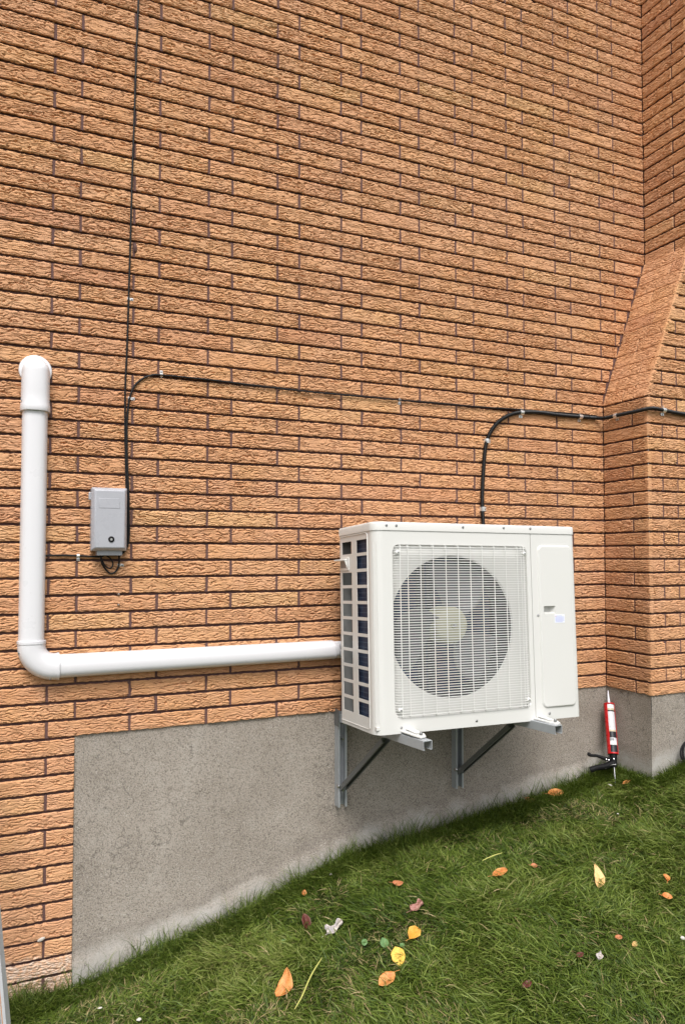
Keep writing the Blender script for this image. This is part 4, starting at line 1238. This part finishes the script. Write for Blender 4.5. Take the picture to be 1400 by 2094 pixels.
leaf('fallen_leaf', 1.425, -1.036, .036, .028, A(-40), ML['leaf_orange'], 'small cupped orange leaf near the right edge, below the other small one', .4, (.4, 0), fold=.4)
leaf('fallen_leaf', 1.742, -.060, .088, .040, A(-12), ML['leaf_orange'], 'long orange leaf at the foot of the concrete, right of the heat pump brackets', .2, (.7, 0), fold=.35)
leaf('fallen_leaf', 1.602, -.040, .050, .030, A(-40), ML['leaf_rust'], 'small rust leaf at the foot of the concrete, left of the long orange leaf', .4, (.6, 0))
leaf('fallen_leaf', 2.020, -.250, .052, .020, A(5), ML['leaf_orange'], 'narrow orange leaf lying beside the rod of the caulking gun', .15, (.4, 0), stem=False, lift=.034)
leaf('fallen_leaf', 1.203, -.572, .026, .022, A(-20), ML['leaf_rust'], 'tiny rust leaf right of the straw blade', .4, (.4, 0))
leaf('fallen_leaf', 1.108, -1.126, .024, .018, A(-30), ML['leaf_rust'], 'tiny brown leaf scrap low on the right, left of its pale neighbour', .4, (.4, 0), stem=False)
leaf('fallen_leaf', 1.120, -1.184, .028, .016, A(20), ML['leaf_pale'], 'tiny pale leaf scrap low on the right', .4, (.4, 0), stem=False)
leaf('fallen_leaf', .987, -1.168, .032, .022, A(35), ML['leaf_grey'], 'tan crumpled leaf scrap low on the right, above the dark one', .3, (.4, 0), shape='crumple', stem=False)
leaf('fallen_leaf', .718, -1.148, .034, .024, A(0), ML['leaf_dark'], 'small blackish leaf flat in the lawn at bottom right', .2, (.2, 0), stem=False)
leaf('fallen_leaf', .941, -1.130, .028, .020, A(0), ML['leaf_dark'], 'small dark leaf right beside the tan crumpled scrap', .2, (.2, 0), stem=False)
leaf('fallen_leaf', .385, -.122, .026, .020, A(60), ML['leaf_orange'], 'tiny orange leaf in the long grass at the foot of the concrete', .3, (.6, 0), stem=False)
leaf('fallen_leaf', .655, -.600, .040, .016, A(-10), ML['leaf_pale'], 'thin tan sliver of leaf beside the mauve leaf', .2, (.2, 0), stem=False) if False else None
for x, y, yaw, s_, lab in ((.21, -.36, 2.0, .020, 'small green clover leaf left of the dark maroon leaf'),
                           (.43, -.60, .9, .022, 'small green clover leaf between the grey withered leaf and the round green leaf'),
                           (.52, -.715, 2, .016, 'tiny green clover leaf touching the bright yellow oval leaf')):
    leaf('clover_leaf', x, y, s_ * 1.2, s_, yaw, ML['leaf_green'], lab, .1, (.4, 0), stem=False, cat='clover', fold=.1)['group'] = 'clover leaves dotted in the lawn'
def stalk(pts, r, mat, name, label, cat):
    P_ = [(x, y, float(gz(x, y)) + h) for x, y, h in pts]
    b = MB(); P2 = catmull(P_, 4); b.tube(P2, [r * (1 - .5 * abs(2 * i / (len(P2) - 1) - 1) ** 3) for i in range(len(P2))], 7)
    return tag(b.build(name, M[mat], None, True), label, cat)
stalk([(.105, -.760, .040), (.145, -.725, .045), (.185, -.675, .045), (.222, -.635, .045), (.270, -.590, .042)], .0024, 'straw', 'yellow_stalk', 'long thin yellow-green stalk lying beside the large curled orange leaf', 'stalk')
stalk([(1.035, -.455, .042), (1.09, -.450, .045), (1.140, -.447, .044)], .0022, 'straw', 'straw_blade', 'short straight straw blade above the orange and dark red leaf', 'stalk')
def chipobj(x, y, s, label, mat='chip', lift=.024, yaw=0., L=1.8):
    s *= .72
    b = MB(); b.lathe([(0, .25 * s), (s * .6, .2 * s), (s * .8, 0), (s * .5, -.2 * s), (0, -.2 * s)], (0, 0, 0), (0, 0, 1), 6)
    b.v = [(x_ * L * (1 + .2 * math.sin(i)), y_ * (1 + .2 * math.cos(i * 2)), z_ + .15 * s * math.sin(x_ / s * 2)) for i, (x_, y_, z_) in enumerate(b.v)]
    o = b.build('paint_chip', M[mat], None, True, angle=30)
    o.matrix_world = Matrix.Translation((x, y, float(gz(x, y)) + lift)) @ Matrix.Rotation(.5, 4, 'X') @ Matrix.Rotation(yaw, 4, 'Z')
    return tag(o, label, 'scrap', 'white scraps on the lawn')
chipobj(1.977, -.190, .0075, 'curved white scrap in the grass left of the caulking gun rod', yaw=-.9, L=2.6)
chipobj(1.263, -1.248, .012, 'white scrap in the grass at the right edge', L=1.1)
chipobj(-.324, -.411, .010, 'white crumpled scrap in the grass at the bottom left', L=1.6)
chipobj(-.433, -.252, .006, 'thin white scrap near the foot of the brick pier', L=2.5)
chipobj(1.789, -.430, .005, 'tiny white speck in the lawn below the caulking gun', L=1.8)
chipobj(.514, -.100, .008, 'white chip in the long grass at the foot of the concrete', L=1.4)
b = MB(); b.lathe([(0, .006), (.006, .005), (.009, .002), (.010, -.004)], (0, 0, 0), (0, -1, 0), 7)
b.v = [(x * 1.5, y, z * .8 + x * .4) for x, y, z in b.v]
o = b.build('mortar_chip', M['chip'], None, True); o.location = (-.618, -.001, -.742)
adopt(house, [o]); o.location = (-.618, -.001, -.742)
print('done')
